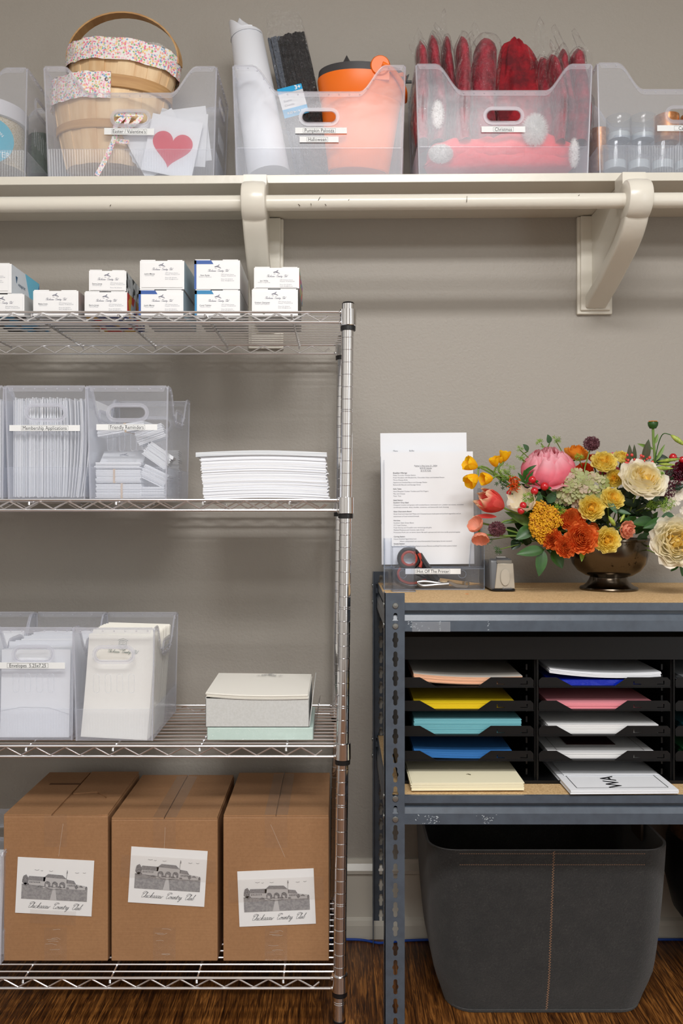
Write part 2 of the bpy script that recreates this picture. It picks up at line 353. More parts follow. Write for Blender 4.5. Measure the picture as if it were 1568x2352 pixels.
    def build(s, name, mats, parent=None, smooth=False, kind=None, label=None, cat=None, group=None, loc=None, bevel=0):
        me = bpy.data.meshes.new(name); me.from_pydata([tuple(v) for v in s.v], [], s.f)
        if not isinstance(mats, (list, tuple)): mats = [mats]
        for m in mats: me.materials.append(m)
        me.polygons.foreach_set('material_index', s.mi)
        if s.uv:
            ul = me.uv_layers.new(name='UVMap')
            for lp in me.loops: ul.data[lp.index].uv = s.uv.get(lp.vertex_index, (0, 0))
        me.validate(); me.update()
        if smooth:
            me.polygons.foreach_set('use_smooth', [True]*len(me.polygons))
            if smooth != 'full': me.set_sharp_from_angle(angle=radians(40))
        o = bpy.data.objects.new(name, me); COL.objects.link(o)
        if parent is not None: o.parent = parent
        if loc is not None: o.location = loc
        if bevel:
            b = o.modifiers.new('bevel', 'BEVEL'); b.width = bevel; b.segments = 2; b.limit_method = 'ANGLE'
        tag(o, label, cat, group, kind); return o
def tag(o, label=None, cat=None, group=None, kind=None):
    if label: o['label'] = label
    if cat: o['category'] = cat
    if group: o['group'] = group
    if kind: o['kind'] = kind
    return o
def thing(name, loc, label, cat, group=None, rz=0.0):
    o = bpy.data.objects.new(name, None); COL.objects.link(o); o.location = loc; o.rotation_euler = (0, 0, rz); o.empty_display_size = .02
    return tag(o, label, cat, group)
def off(root): return T(*(-Vector(root.location)))
def copy_tree(o, loc, rot=None, label=None, scale=None):
    c = o.copy(); COL.objects.link(c); c.location = loc
    if rot is not None: c.rotation_euler = rot
    if scale is not None: c.scale = scale
    if label: c['label'] = label
    for ch in list(o.children):
        d = ch.copy(); COL.objects.link(d); d.parent = c
        for g in list(ch.children):
            e = g.copy(); COL.objects.link(e); e.parent = d
    return c
def circle(cx, cy, r, n=16, a0=0, a1=2*pi): return [(cx+r*cos(a0+(a1-a0)*k/n), cy+r*sin(a0+(a1-a0)*k/n)) for k in range(n)]
def stadium(cx, cy, w, h, n=8):
    """oblong with round ends"""
    if w >= h:
        r = h/2; L = w/2-r
        return [(cx+L+r*cos(-pi/2+pi*k/n), cy+r*sin(-pi/2+pi*k/n)) for k in range(n+1)]+[(cx-L+r*cos(pi/2+pi*k/n), cy+r*sin(pi/2+pi*k/n)) for k in range(n+1)]
    r = w/2; L = h/2-r
    return [(cx+r*cos(pi*k/n), cy+L+r*sin(pi*k/n)) for k in range(n+1)]+[(cx+r*cos(pi+pi*k/n), cy-L+r*sin(pi+pi*k/n)) for k in range(n+1)]
# ---- copperplate script strokes for the club's name ----
SCR = {
 'C': ([[(1.5, 1.8), (1.75, 2.15), (1.45, 2.4), (.95, 2.0), (.5, 1), (.6, .2), (1, 0), (1.6, .5)], [(1.45, 2.4), (.7, 2.5), (.15, 2.1), (.2, 1.6), (.65, 1.75)]], 1.5),
 'c': ([[(.75, .85), (.5, 1), (.15, .75), (.05, .4), (.3, 0), (.6, .05), (.95, .35)]], .85),
 'h': ([[(0, .2), (.35, 1.3), (.5, 2.1), (.35, 2.2), (.25, 1.8), (.2, 0)], [(.2, .5), (.45, .95), (.65, .9), (.65, .2), (.8, 0), (1, .3)]], .95),
 'i': ([[(0, .3), (.25, 1), (.2, .2), (.35, 0), (.6, .3)], [(.35, 1.5), (.42, 1.6)]], .55),
 'k': ([[(0, .2), (.35, 1.3), (.5, 2.1), (.35, 2.2), (.25, 1.8), (.2, 0)], [(.2, .4), (.5, 1), (.7, .8), (.3, .5), (.6, 0), (.95, .3)]], .9),
 'a': ([[(.75, .9), (.4, 1), (.08, .5), (.25, 0), (.6, .3), (.8, 1), (.75, .2), (.9, 0), (1.1, .3)]], 1.05),
 's': ([[(0, .2), (.4, 1.1), (.6, .5), (.4, 0), (.1, .1)], [(.4, 0), (.8, .3)]], .75),
 'w': ([[(0, .7), (.15, 1), (.2, .2), (.4, 0), (.65, .8), (.65, .2), (.85, 0), (1.15, .9), (1.3, .8)]], 1.3),
 'o': ([[(.5, 1), (.1, .6), (.2, 0), (.6, .2), (.7, .8), (.5, 1), (.6, .75), (1, .8)]], .9),
 'u': ([[(0, .5), (.15, 1), (.15, .2), (.35, 0), (.7, 1), (.7, .2), (.85, 0), (1.05, .3)]], 1.0),
 'n': ([[(0, .6), (.2, 1), (.2, 0), (.5, .95), (.68, .85), (.68, .2), (.8, 0), (1.05, .3)]], 1.0),
 't': ([[(0, .3), (.35, 1.7), (.2, .2), (.35, 0), (.6, .3)], [(.05, 1.1), (.55, 1.15)]], .55),
 'r': ([[(0, .5), (.25, 1.1), (.3, .95), (.55, .95), (.5, .2), (.65, 0), (.85, .3)]], .8),
 'y': ([[(0, .5), (.15, 1), (.15, .2), (.35, 0), (.7, 1), (.6, -.6), (.3, -1), (.15, -.7), (.95, .3)]], .95),
 'l': ([[(0, .2), (.5, 1.8), (.5, 2.2), (.35, 2.1), (.2, .3), (.35, 0), (.6, .3)]], .55),
 'b': ([[(0, .2), (.5, 1.8), (.5, 2.2), (.35, 2.1), (.2, .3), (.45, 0), (.75, .4), (.6, .9), (.45, .8)]], .85)}
def script(mb, txt, width, M, mi=0, stroke=.1, n=4):
    x = 0; S = []
    for ch in txt:
        if ch == ' ': x += 1.0; continue
        st, adv = SCR[ch]
        for q in st: S.append([(x+p[0]+p[1]*.62, p[1]) for p in q])
        x += adv
    k = width/x
    for q in S: mb.ribbon([(p.x*k-width/2, p.y*k) for p in catmull([(a, b, 0) for a, b in q], n)], stroke*k, M, mi)
CLUB = 'Chickasaw Country Club'
def emblem(mb, w, M, mi=0):
    """the winged arrow mark: two feathered strokes"""
    k = w/2.0; L = []
    L.append([(-1, .15), (-.3, .1), (.1, .2), (.5, .75), (.15, .55), (-.3, .3), (-.6, .12)])
    L.append([(-.3, .1), (.3, -.1), (.85, -.35), (.9, -.2), (.3, .15), (-.1, .25)])
    L.append([(-.95, 0), (-.55, .25), (-.3, .3), (-.5, .05), (-.9, -.05)])
    for i in range(5): L.append([(-.2+.18*i, .12-.06*i), (-.05+.18*i, .2-.07*i)])
    for i in range(4): L.append([(-.1+.13*i, .3+.1*i), (.05+.12*i, .3+.12*i)])
    L.append([(-.9, -.42), (-.3, -.42)])
    for q in L: mb.ribbon([(p.x*k, p.y*k) for p in catmull([(a, b, 0) for a, b in q], 4)], .06*k, M, mi)
def rect_outline(mb, x0, x1, y0, y1, w, M, mi=0):
    mb.ribbon([(x0, y0), (x1, y0)], w, M, mi); mb.ribbon([(x0, y1), (x1, y1)], w, M, mi); mb.ribbon([(x0, y0), (x0, y1)], w, M, mi); mb.ribbon([(x1, y0), (x1, y1)], w, M, mi)
# ---------------- room ----------------
D = 2.179
def room():
    MB().box(-1.6, 2.0, D, D+.1, 0, 2.75).build('wall_back', M_wall, kind='structure')
    MB().box(-1.7, -1.6, -1.7, D, 0, 2.75).build('wall_left', M_side, kind='structure')
    MB().box(2.0, 2.1, -1.7, D, 0, 2.75).build('wall_right', M_side, kind='structure')
    MB().box(-1.6, 2.0, -1.7, -1.6, 0, 2.75).build('wall_front', M_side, kind='structure')
    MB().box(-1.7, 2.1, -1.7, D+.1, -.05, 0).build('floor', M_floor, kind='structure')
    MB().box(-1.7, 2.1, -1.7, D+.1, 2.75, 2.8).build('ceiling', M_ceil, kind='structure')
    pr = [(D, 0), (D-.024, 0), (D-.024, .034), (D-.021, .046), (D-.014, .052), (D-.013, .158), (D-.020, .163), (D-.021, .172), (D-.015, .180), (D-.011, .186), (D-.009, .1965), (D, .1965)]
    MB().prism([(a, b) for a, b in pr], (), 3.6, Matrix(((0, 0, 1, -1.6), (1, 0, 0, 0), (0, 1, 0, 0), (0, 0, 0, 1)))).build('baseboard_back', M_base, kind='structure')
room()
# ---------------- painted wall shelf, brackets, rod ----------------
TIL = .0064
def ztop(x): return H0+.7514+TIL*x
def shelf():
    mb = MB(fn=lambda q: Vector((q.x, q.y, q.z+TIL*q.x)))
    z1 = H0+.7514; mb.box(-1.59, 1.99, 1.934, D, z1-.019, z1)
    t = mb.build('closet_shelf', M_white, label='long cream-painted wall shelf carrying the clear bins', cat='shelf', bevel=.0012, loc=(0, 0, 0))
    zr = H0+.664; mb = MB(fn=lambda q: Vector((q.x, q.y, q.z+TIL*q.x)))
    r = thing('closet_rod', (0, 1.868, zr), 'cream-painted round hanging rod running below the wall shelf', 'rod')
    mb.tube([(-1.59, 0, 0), (1.99, 0, 0)], .0165, 20); mb.build('rod', M_white, r, smooth=True)
    ch = MB(fn=lambda q: Vector((q.x, q.y, q.z+TIL*q.x)))
    for px, dz, L, a in ((733, .003, .009, 1.1), (714, -.008, .006, 1.7), (686, -.009, .007, 2.4), (747, -.009, .006, 2.2), (1072, .0, .013, 1.5), (1330, .007, .004, .8), (253, -.008, .004, 1.0), (801, 0, .003, 1)):
        x = (px-X0)*1.85/F; y = -sqrt(.0166**2-min(abs(dz), .016)**2)-.0003
        ch.prism([(-L/2, -.0006), (L/2, -.0003), (L/2, .0004), (-L/2, .0009)], (), .0003, T(x, y, dz) @ UP @ RZ(a))
    ch.build('paint_chip', pm('bare wood chip', col(70, 55, 40), .8), r)
    for bx, lab in ((-.183, 'cream curved rod bracket standing above the stacked business-card boxes'), (.652, 'cream curved rod bracket on bare wall at the right')):
        zt = H0+.7514-.019+TIL*bx; zb = H0+.487 if bx > 0 else H0+.40
        b = thing('shelf_bracket', (bx, D, zb), lab, 'bracket'); O = off(b)
        w = .0445
        mb = MB(O); mb.box(bx-w, bx+w, D-.012, D, zb, zt-.002); mb.box(bx-w+.007, bx+w-.007, D-.020, D-.012, zb+.008, zt-.002)
        mb.build('wall_plate', M_white, b, bevel=.0025)
        YZ = Matrix(((0, 0, 1, 0), (1, 0, 0, 0), (0, 1, 0, 0), (0, 0, 0, 1)))   # (a,b,ext)->(x=ext,y=a,z=b)
        zr_ = H0+.664+TIL*bx; yn = 1.868; zl = zb+.035
        cl = [(1.866, zr_-.020), (1.880, zr_-.040), (1.905, zr_-.060), (1.945, zr_-.080), (2.00, zr_-.101), (2.07, zr_-.126), (2.13, zr_-.143), (D-.019, zr_-.153)]
        if bx < 0: cl = [(y, z-(.055*max(0, (y-1.9)/.25))) for y, z in cl]
        cl = [(p.x, p.y) for p in catmull([(a, b_, 0) for a, b_ in cl], 4)]
        web = [(D-.018, zt-.001), (1.936, zt-.001), (1.905, zr_+.02), (1.885, zr_-.02)]+[c for c in cl[6:]]
        MB(O).prism(web[::-1], (), .020, T(bx-.010, 0, 0) @ YZ).build('web', M_white, b, bevel=.001)
        rings = []
        for i, (y, z) in enumerate(cl):
            y0_, z0_ = cl[max(i-1, 0)]; y1_, z1_ = cl[min(i+1, len(cl)-1)]; tv = Vector((y1_-y0_, z1_-z0_)).normalized(); nv = Vector((tv.y, -tv.x)); hw, ht, q = .0260, .0165, .006
            sec = []
            for cx_, cy_, a0_ in ((hw-q, ht-q, 0), (-hw+q, ht-q, 90), (-hw+q, -ht+q, 180), (hw-q, -ht+q, 270)):
                for k in range(4):
                    a_ = radians(a0_+30*k); sec.append((cx_+q*cos(a_), cy_+q*sin(a_)))
            rings.append([(bx+sx_, y+nv.x*st_, z+nv.y*st_) for sx_, st_ in sec])
        m_ = MB(O); m_.loft(rings); XA_ = T(bx, yn+.002, zr_+.002) @ RY(pi/2)
        m_.lathe([(.0, -.0270), (.036, -.0270), (.041, -.025), (.0435, -.020), (.0445, 0), (.0435, .020), (.041, .025), (.036, .0270), (0, .0270)], 40, XA_)
        m_.box(bx-.0254, bx+.0254, 1.880, 1.933, zr_+.012, zt-.001)
        m_.build('arm', M_white, b, smooth=True)
        mb = MB(O); mb.lathe([(.0065, 0), (.0055, .0015), (.002, .002)], 16, T(bx-.002, D-.020, zb+.018 if bx > 0 else zt-.06) @ RX(pi/2)); mb.build('screw', M_white, b, smooth=True)
shelf()
# ---------------- chrome wire rack ----------------
SL = .0125
FR, BK = 1.758, 2.118
SZ = [.399, .012, -.495, -.9725]
XL = -.905; XR = .0157
SHELF_Z = [H0+z for z in SZ]
def wire_rack():
    root = thing('wire_shelving_unit', (-.445, 1.94, 0), 'tall chrome wire shelving unit with four open shelves', 'shelving'); O = off(root)
    fn = lambda q: Vector((q.x+SL*(q.z-H0), q.y, q.z))
    ztops = H0+.4165
    for x, y in ((XR, FR+.004), (XR-.011, BK-.004), (XL, FR+.004), (XL, BK-.004)):
        pr = [(.0125, .035)]; z = .07; k = 0
        while z < ztops-.01:
            d = .0011
            pr += [(.0125, z-.0009), (.0125-d, z), (.0125, z+.0009)]
            if k % 8 == 0: pr += [(.0125, z+.003), (.0125-d, z+.0039), (.0125, z+.0048)]
            z += .0254; k += 1
        pr += [(.0125, ztops)]
        mb = MB(O, None); mb.fn = None
        m2 = MB(); m2.fn = lambda q: O @ Vector((q.x+SL*(q.z-H0), q.y, q.z))
        m2.lathe(pr, 24, T(x, y, 0)); p = m2.build('post', M_chrome, root, smooth=True)
        m2 = MB(fn=m2.fn); m2.lathe([(.0122, ztops), (.0128, ztops+.001), (.011, ztops+.0035), (.003, ztops+.004)], 20, T(x, y, 0)); m2.build('end_cap', M_black, p, smooth=True)
        m2 = MB(fn=m2.fn); m2.lathe([(.015, .001), (.016, .006), (.010, .014), (.006, .018), (.006, .030), (.0135, .031), (.0135, .036)], 20, T(x, y, 0)); m2.build('levelling_foot', M_black, p, smooth=True)
    for z in SHELF_Z:
        sx = SL*(z-H0); A = XL+sx; B = XR+sx-.005
        mk = lambda: MB(O)
        mb = mk()
        for k in range(1, 13):
            y = FR+(BK-FR)*k/13.0; mb.tube([(A, y, z-.002), (B-.003, y, z-.002)], .0018, 6)
        sh = mb.build('wire_shelf', M_wire, root, smooth=True)
        for y, nm, ph in ((FR, 'front_truss', 0), (BK, 'rear_truss', .3)):
            mb = mk(); mb.tube([(A, y, z), (B, y, z)], .0027, 8); mb.tube([(A, y, z-.0212), (B, y, z-.0212)], .0027, 8)
            pts = []; x = B-.037; k = 0; up = True; pts.append((x, y, z-.008))
            x -= .014; pts.append((x, y, z-.0188))
            while x > A+.04: x -= .0303; pts.append((x, y, z-.0025 if up else z-.0188)); up = not up
            mb.tube(pts, .0019, 6); mb.build(nm, M_wire, sh, smooth=True)
        for xx in (A, B-.006):
            mb = mk(); mb.tube([(xx, FR, z), (xx, BK, z)], .0025, 6); mb.tube([(xx, FR, z-.0212), (xx, BK, z-.0212)], .0025, 6)
            mb.tube([(xx, FR+.03+.0303*i, z-.0025 if i % 2 else z-.0188) for i in range(11)], .0018, 6)
            mb.build('side_truss', M_wire, sh, smooth=True)
        for cx in (-.1087, -.287, -.4655, -.6445, -.823):
            mb = mk(); mb.tube([(cx+sx+.008, FR-.001, z-.010), (cx+sx+.008, FR, z-.0055), (cx+sx+.008, BK, z-.0055), (cx+sx+.008, BK, z-.010)], .0023, 6); mb.build('cross_wire', M_wire, sh, smooth=True)
        for x, y in ((XR, FR+.004), (XR-.011, BK-.004), (XL, FR+.004), (XL, BK-.004)):
            mb = mk(); mb.lathe([(.0128, z+.0065), (.0165, z+.0055), (.0168, z-.027), (.0150, z-.0285), (.0128, z-.0285)], 24, T(x+sx, y, 0))
            s_ = -1 if x > -.4 else 1
            for dz in (0, -.0212): mb.ball((x+sx+s_*.0155, y-.004, z+dz), .0045, 8, 5)
            mb.build('corner_collar', M_chrome, sh, smooth=True)
            mb = mk(); mb.lathe([(.0128, z-.0285), (.0158, z-.029), (.0155, z-.0375), (.0128, z-.038)], 20, T(x+sx, y, 0)); mb.build('black_sleeve', M_black, sh, smooth=True)
wire_rack()
# ---------------- grey boltless rack ----------------
ZB1 = H0-.193; ZB2 = H0-.578
def grey_rack():
    XA, XB = .0928, 1.03; YF, YB = 1.70, 2.158
    root = thing('steel_shelving_unit', (.56, 1.93, 0), 'grey boltless steel rack with two particle-board shelves', 'shelving'); O = off(root)
    ztop_ = H0-.1735; pitch = .0384; z0 = H0+(Y0-1470)*1.70/F
    def keyhole(cx, cz):
        o = []
        w = .0039; h = .0156; r = .0062; a = math.acos(w/r)
        o += [(cx+w*cos(t), cz+h-w+w*sin(t)) for t in [pi*k/6 for k in range(7)]]
        o += [(cx-r*cos(a0), cz+r*sin(a0)) for a0 in [a*(1-2*k/6.0) for k in range(7)]]
        o += [(cx-w*cos(t), cz-h+w-w*sin(t)) for t in [pi*k/6 for k in range(7)]]
        o += [(cx+r*cos(a0), cz-r*sin(a0)) for a0 in [a*(1-2*k/6.0) for k in range(7)]]
        return o
    XZ = UP
    def post(x0, y0, sx, sy, tops):
        """angle post, corner at (x0,y0); faces run sx in x and sy in y"""
        zs = []; k = -3
        while z0-k*pitch > .03:
            if z0-k*pitch+.017 < tops-.003: zs.append(z0-k*pitch)
            k += 1
        mb = MB(O); w = .040; t = .0018
        a, b = (0, w) if sx > 0 else (-w, 0)
        mb.prism([(a, .0), (b, .0), (b, tops), (a, tops)], [keyhole((a+b)/2+.0015*sx, z) for z in zs], t, T(x0, y0 if sy > 0 else y0+t, 0) @ UP if sy < 0 else T(x0, y0+t, 0) @ UP)
        # side leg, in plane x = x0
        YZ = Matrix(((0, 0, 1, 0), (1, 0, 0, 0), (0, 1, 0, 0), (0, 0, 0, 1)))
        a, b = (0, w) if sy > 0 else (-w, 0)
        mb.prism([(a, 0), (b, 0), (b, tops), (a, tops)], [keyhole((a+b)/2, z) for z in zs], t, T(x0 if sx > 0 else x0-t, y0, 0) @ YZ)
        return mb.build('post', M_steel, root)
    pf = post(XA, YF, 1, 1, ztop_); pb = post(XA-.006, YB, 1, -1, H0-.166); pf2 = post(XB, YF, -1, 1, ztop_); pb2 = post(XB, YB, -1, -1, H0-.166)
    YZ = Matrix(((0, 0, 1, 0), (1, 0, 0, 0), (0, 1, 0, 0), (0, 0, 0, 1)))
    for zt in (H0-.1939, H0-.5788):
        def prof(y, s):
            return [(y+s*.004, zt), (y+s*.004, zt-.0150), (y+s*.014, zt-.0155), (y+s*.014, zt-.0225), (y+s*.0058, zt-.0240), (y+s*.001, zt-.035), (y+s*.001, zt-.0565), (y+s*.004, zt-.0565), (y+s*.004, zt-.037), (y+s*.017, zt-.025), (y+s*.017, zt-.0130), (y+s*.007, zt-.0125), (y+s*.007, zt-.002), (y+s*.02, zt-.002), (y+s*.02, zt)]
        for y, s in ((YF+.001, 1), (YB-.001, -1)):
            p = prof(y, s); p = p if s > 0 else p[::-1]
            m = MB(O).prism(p, (), XB-XA-.004, T(XA+.002, 0, 0) @ YZ).build('beam', M_steel, root)
            if s > 0:
                mb = MB(O); rr = random.Random(int(zt*1000))
                cl = [(955, .02, 22), (1122, .0, 5), (1010, .0, 8)] if zt > .8 else [(980, .03, 14), (1118, .02, 22), (1000, .0, 10)]
                for px, dz, n_ in cl:
                    for _ in range(n_):
                        x = (px-X0)*1.70/F+rr.gauss(0, .010 if n_ > 9 else .0012); z = zt-.046+rr.uniform(-.009, .009); L = rr.uniform(.0008, .0026)
                        mb.prism([(-L, -L*.3), (0, -L*.5), (L, 0), (0, L*.4)], (), .0001, T(x, y+.0010, z) @ UP @ RZ(rr.uniform(-1, 1)))
                mb.build('scuff_mark', M_scuff, m)
        XZm = Matrix(((1, 0, 0, 0), (0, 0, 1, 0), (0, 1, 0, 0), (0, 0, 0, 1)))
        for x, s in ((XA+.002, 1), (XB-.002, -1)):
            p = [(q[0], q[1]) for q in prof(x, s)]
            p = p[::-1] if s > 0 else p
            MB(O).prism(p, (), YB-YF-.012, T(0, YF+.006, 0) @ XZm).build('side_beam', M_steel, root)
        MB(O).box(XA+.008, XB-.008, YF+.012, YB-.010, zt-.014, zt-.0005+.001).build('shelf_board', M_board, root)
        for dz in (-.005, -.046):
            for par, x, y, m in ((pf, XA+.0215, YF, 'f'), (pf, XA, YF+.02, 's'), (pb, XA-.006, YB-.02, 's'), (pf2, XB-.0215, YF, 'f')):
                mt = T(x, y, zt+dz) @ (RX(pi/2) if m == 'f' else RY(-pi/2))
                MB(O).lathe([(.0062, 0), (.0062, .0008), (.005, .0022), (.001, .0026)], 18, mt).build('rivet', M_zinc, par, smooth=True)
    return root
grey_rack()
tp = MB(); tp.box(-.038, .038, -.0004, 0, -.010, .010)
tp.build('tape_strip', clear('old tape', (.6, .63, .68, 1), .28, .2, gl=.8), label='strip of old clear tape on the upper front beam of the grey rack', cat='tape', loc=((990-X0)*1.70/F, 1.7005, H0-.2405))
# ---------------- clear bins ----------------
def smooth_step(t): return t*t*(3-2*t)
def face_outline(wt, wb, H, scoop, ear, low, drop):
    """half-symmetric outline in (u,v) of one bin wall"""
    top = []
    if scoop:
        n = 8; top.append((wt/2-.004, H)); top.append((wt/2-ear, H))
        for k in range(1, n+1):
            t = k/n; top.append((wt/2-ear-(low-ear)*t, H-drop*smooth_step(t)))
        r = [(x, v) for x, v in top]; l = [(-x, v) for x, v in reversed(top)]
        return r+l
    return [(wt/2-.004, H), (-wt/2+.004, H)]
def clear_bin(name, loc, wx, wy, H, scoop_axis, label, group, rz=0, tags=(), ovals=True, ear=.045, low=.104, drop=.0595, slot=(.080, .027, .137), taper=.008):
    root = thing(name, loc, label, 'storage bin', group, rz)
    body = MB(); rim = MB(); band = MB(); hrs = []; t = .0016; beads = MB()
    for face in ('front', 'back', 'left', 'right'):
        long = face in ('front', 'back'); w = wx if long else wy; o = wy if long else wx
        sc = (scoop_axis == 'x') == long
        top = face_outline(w, w-2*taper, H, sc, ear if w > .3 else .030, low if w > .3 else .085, drop)
        outer = [(-(w/2-taper), 0), (w/2-taper, 0)]+[(w/2-.004*0, H-.006)]+top+[(-(w/2), H-.006)]
        sl = stadium(0, slot[2] if sc else slot[2]+.046*(not sc), slot[0], slot[1])
        if not sc: sl = stadium(0, H-.055, min(slot[0], w*.46), slot[1])
        if face == 'front': s_, ax = -1, 0
        elif face == 'back': s_, ax = 1, 0
        elif face == 'left': s_, ax = -1, 1
        else: s_, ax = 1, 1
        def fn(q, s_=s_, ax=ax, o=o):
            u, v, dpt = q.x, q.y, q.z; d = (o/2-taper*(1-v/H))-dpt
            return Vector((u, s_*d, v)) if ax == 0 else Vector((s_*d, u, v))
        # subdivide top corner scale only; walls taper linearly
        b = MB(fn=fn); b.prism(outer, [sl], t); body.add(b.v, b.f)
        edge = [(w/2, H-.006)]+top+[(-w/2, H-.006)]
        r_ = MB(fn=fn); r_.tube([(p[0], p[1], .0004) for p in edge], .0023, 6); rim.add(r_.v, r_.f)
        r_ = MB(fn=fn); r_.loft([[(x, v, -.0006) for x, v in top], [(x*(1-.012/ (w/2)*.4), v-.011, -.0006) for x, v in top]], cap=False, closed=False); rim.add(r_.v, r_.f)
        # beads along the rim
        L = 0; prev = None; pp = [Vector((x, v, 0)) for x, v in top]; acc = .010; dist = 0
        for a, c in zip(pp, pp[1:]):
            seg = (c-a).length; p0 = dist
            while acc < dist+seg:
                q = a.lerp(c, (acc-dist)/seg); r2 = MB(fn=fn); r2.ball((q.x, q.y-.0055, -.0006), .0021, 8, 4, sz=1); rim.add(r2.v, r2.f); acc += .0235
            dist += seg
        hr = MB(); h_ = MB(fn=fn); cx = [(p[0], p[1], -.0005) for p in sl]; h_.tube(cx, .0022, 6, closed=True)
        cy = sl[0][1]; big = stadium(0, sum(p[1] for p in sl)/len(sl), (max(p[0] for p in sl))*2+.014, (max(p[1] for p in sl)-min(p[1] for p in sl))+.014)
        h_.prism(big, [sl], .0012, T(0, 0, -.0012)); hr.add(h_.v, h_.f); hrs.append(hr)
        if ovals and not sc:
            for k in range(4):
                ov = stadium((k-1.5)*.0245, .121, .012, .040); h_ = MB(fn=fn); h_.tube([(p[0], p[1], -.0004) for p in ov], .0007, 5, closed=True); body.add(h_.v, h_.f)
        n = int(w/.0031)
        ww = w-2*taper-.006
        b = MB(fn=fn); vs = []; 
        rings = []
        for v in (.003, .066):
            rings.append([(-ww/2+ww*k/n*1.0+(v*taper/H)*(2*k/n-1), v, -.0016 if k % 2 else -.0030) for k in range(n+1)])
        b.loft(rings, cap=False, closed=False); b.tube([(-ww/2-.001, .0665, -.0018), (ww/2+.001, .0665, -.0018)], .0009, 4); band.add(b.v, b.f)
    body.box(-wx/2+taper, wx/2-taper, -wy/2+taper, wy/2-taper, 0, .0016)
    for sx in (-1, 1):
        for sy in (-1, 1):
            rim.tube([(sx*(wx/2-taper-.0005), sy*(wy/2-taper-.0005), 0), (sx*(wx/2-.0005), sy*(wy/2-.0005), H-.004)], .0021, 6)
    body.build('bin_wall', M_bin, root); rm = rim.build('rim', M_rim, root, smooth=True)
    band.build('ribbed_band', M_bin, root); [q.build('handle_slot', M_rim, root, smooth=True) for q in hrs]
    for (x, z, w, h, txt, boxw, rot) in tags:
        m = T(x, -(wy/2-taper*(1-z/H))-.0022, z) @ RY(rot); lb = MB(m); lb.box(-w/2, w/2, -.0004, 0, -h/2, h/2); lo = lb.build('label_strip', M_label, root)
        tx = MB(m @ T(0, -.0006, 0) @ UP); tx.text(txt[0], txt[1], T(txt[2], -.0004, 0) @ Matrix.Diagonal((.84, 1, 1, 1))); 
        rect_outline(tx, txt[2]-boxw/2, txt[2]+boxw/2, -h*.36, h*.36, .0004, T(0, 0, 0)); tx.build('print', M_blackprint, lo)
    return root
BW, BD, BH = .394, .200, .2525
G1 = 'clear bins on the wall shelf'
YF = 1.947
def topbin(xc, label, tags, W_=BW): return clear_bin('clear_storage_bin', ((xc-X0)*YF/F, YF+BD/2, ztop((xc-X0)*YF/F)+.0008), W_, BD, BH, 'x', label, G1, tags=tags)
b0 = topbin(-136, 'milky clear bin at the left end of the wall shelf, holding glitter ribbon', ())
b1 = topbin(299, 'milky clear bin labelled Easter / Valentine\'s', ((-.003, .106, .114, .0150, ("Easter / Valentine's", .0118, 0), .080, .012),))
b2 = topbin(732.5, 'milky clear bin labelled Pumpkin Palooza and Halloween', ((.0045, .1055, .118, .0135, ('Pumpkin Palooza', .0118, -.004), .074, 0), (.0, .0855, .089, .0135, ('Halloween', .0118, -.004), .048, 0)))
b3 = topbin(1157, 'milky clear bin labelled Christmas', ((-.001, .1055, .100, .0135, ('Christmas', .0115, 0), .046, 0),), .402)
b4 = topbin(1574, 'milky clear bin labelled Candles at the right end of the wall shelf', ((.0, .1055, .128, .0135, ('Candles', .0115, 0), .050, 0),), .402)
G2 = 'clear file bins on the wire shelves'
LW, LD, LH = .170, .262, .2365
def lowbin(xc, z, d, label, tags, rz=0): return clear_bin('clear_file_bin', ((xc-X0)*d/F, d+LD/2, z+.0023), LW, LD, LH, 'y', label, G2, rz, tags, low=.085, slot=(.077, .026, .18), taper=.005)
d2 = 1.790
zs2, zs3, zs4 = SHELF_Z[1], SHELF_Z[2], SHELF_Z[3]
c0 = lowbin(-84, zs2, d2, 'clear file bin cut by the left edge, left of the membership bin', ())
c1 = lowbin(105, zs2, d2, 'clear file bin labelled Membership Applications', ((-.002, LH-.0875, .148, .0125, ('Membership Applications', .0108, 0), .098, 0),))
c2 = lowbin(292.5, zs2, d2+.002, 'clear file bin labelled Friendly Reminders', ((-.001, LH-.0855, .128, .0125, ('Friendly Reminders', .0108, 0), .076, 0),))
c3 = lowbin(76, zs3, d2, 'clear file bin labelled Envelopes 5.25x7.25', ((-.013, LH-.0785, .160, .0130, ('Envelopes  5.25x7.25', .0108, .002), .086, .003),))
c4 = lowbin(261, zs3, d2-.004, 'unlabelled clear file bin of cream letterhead on the third wire shelf', ())
c5 = lowbin(-112, zs3, d2+.002, 'clear file bin left of the envelopes bin, only its far wall in view', ())
c6 = lowbin(-88, zs4, d2+.01, 'clear file bin behind the left edge, beside the cardboard boxes', ())
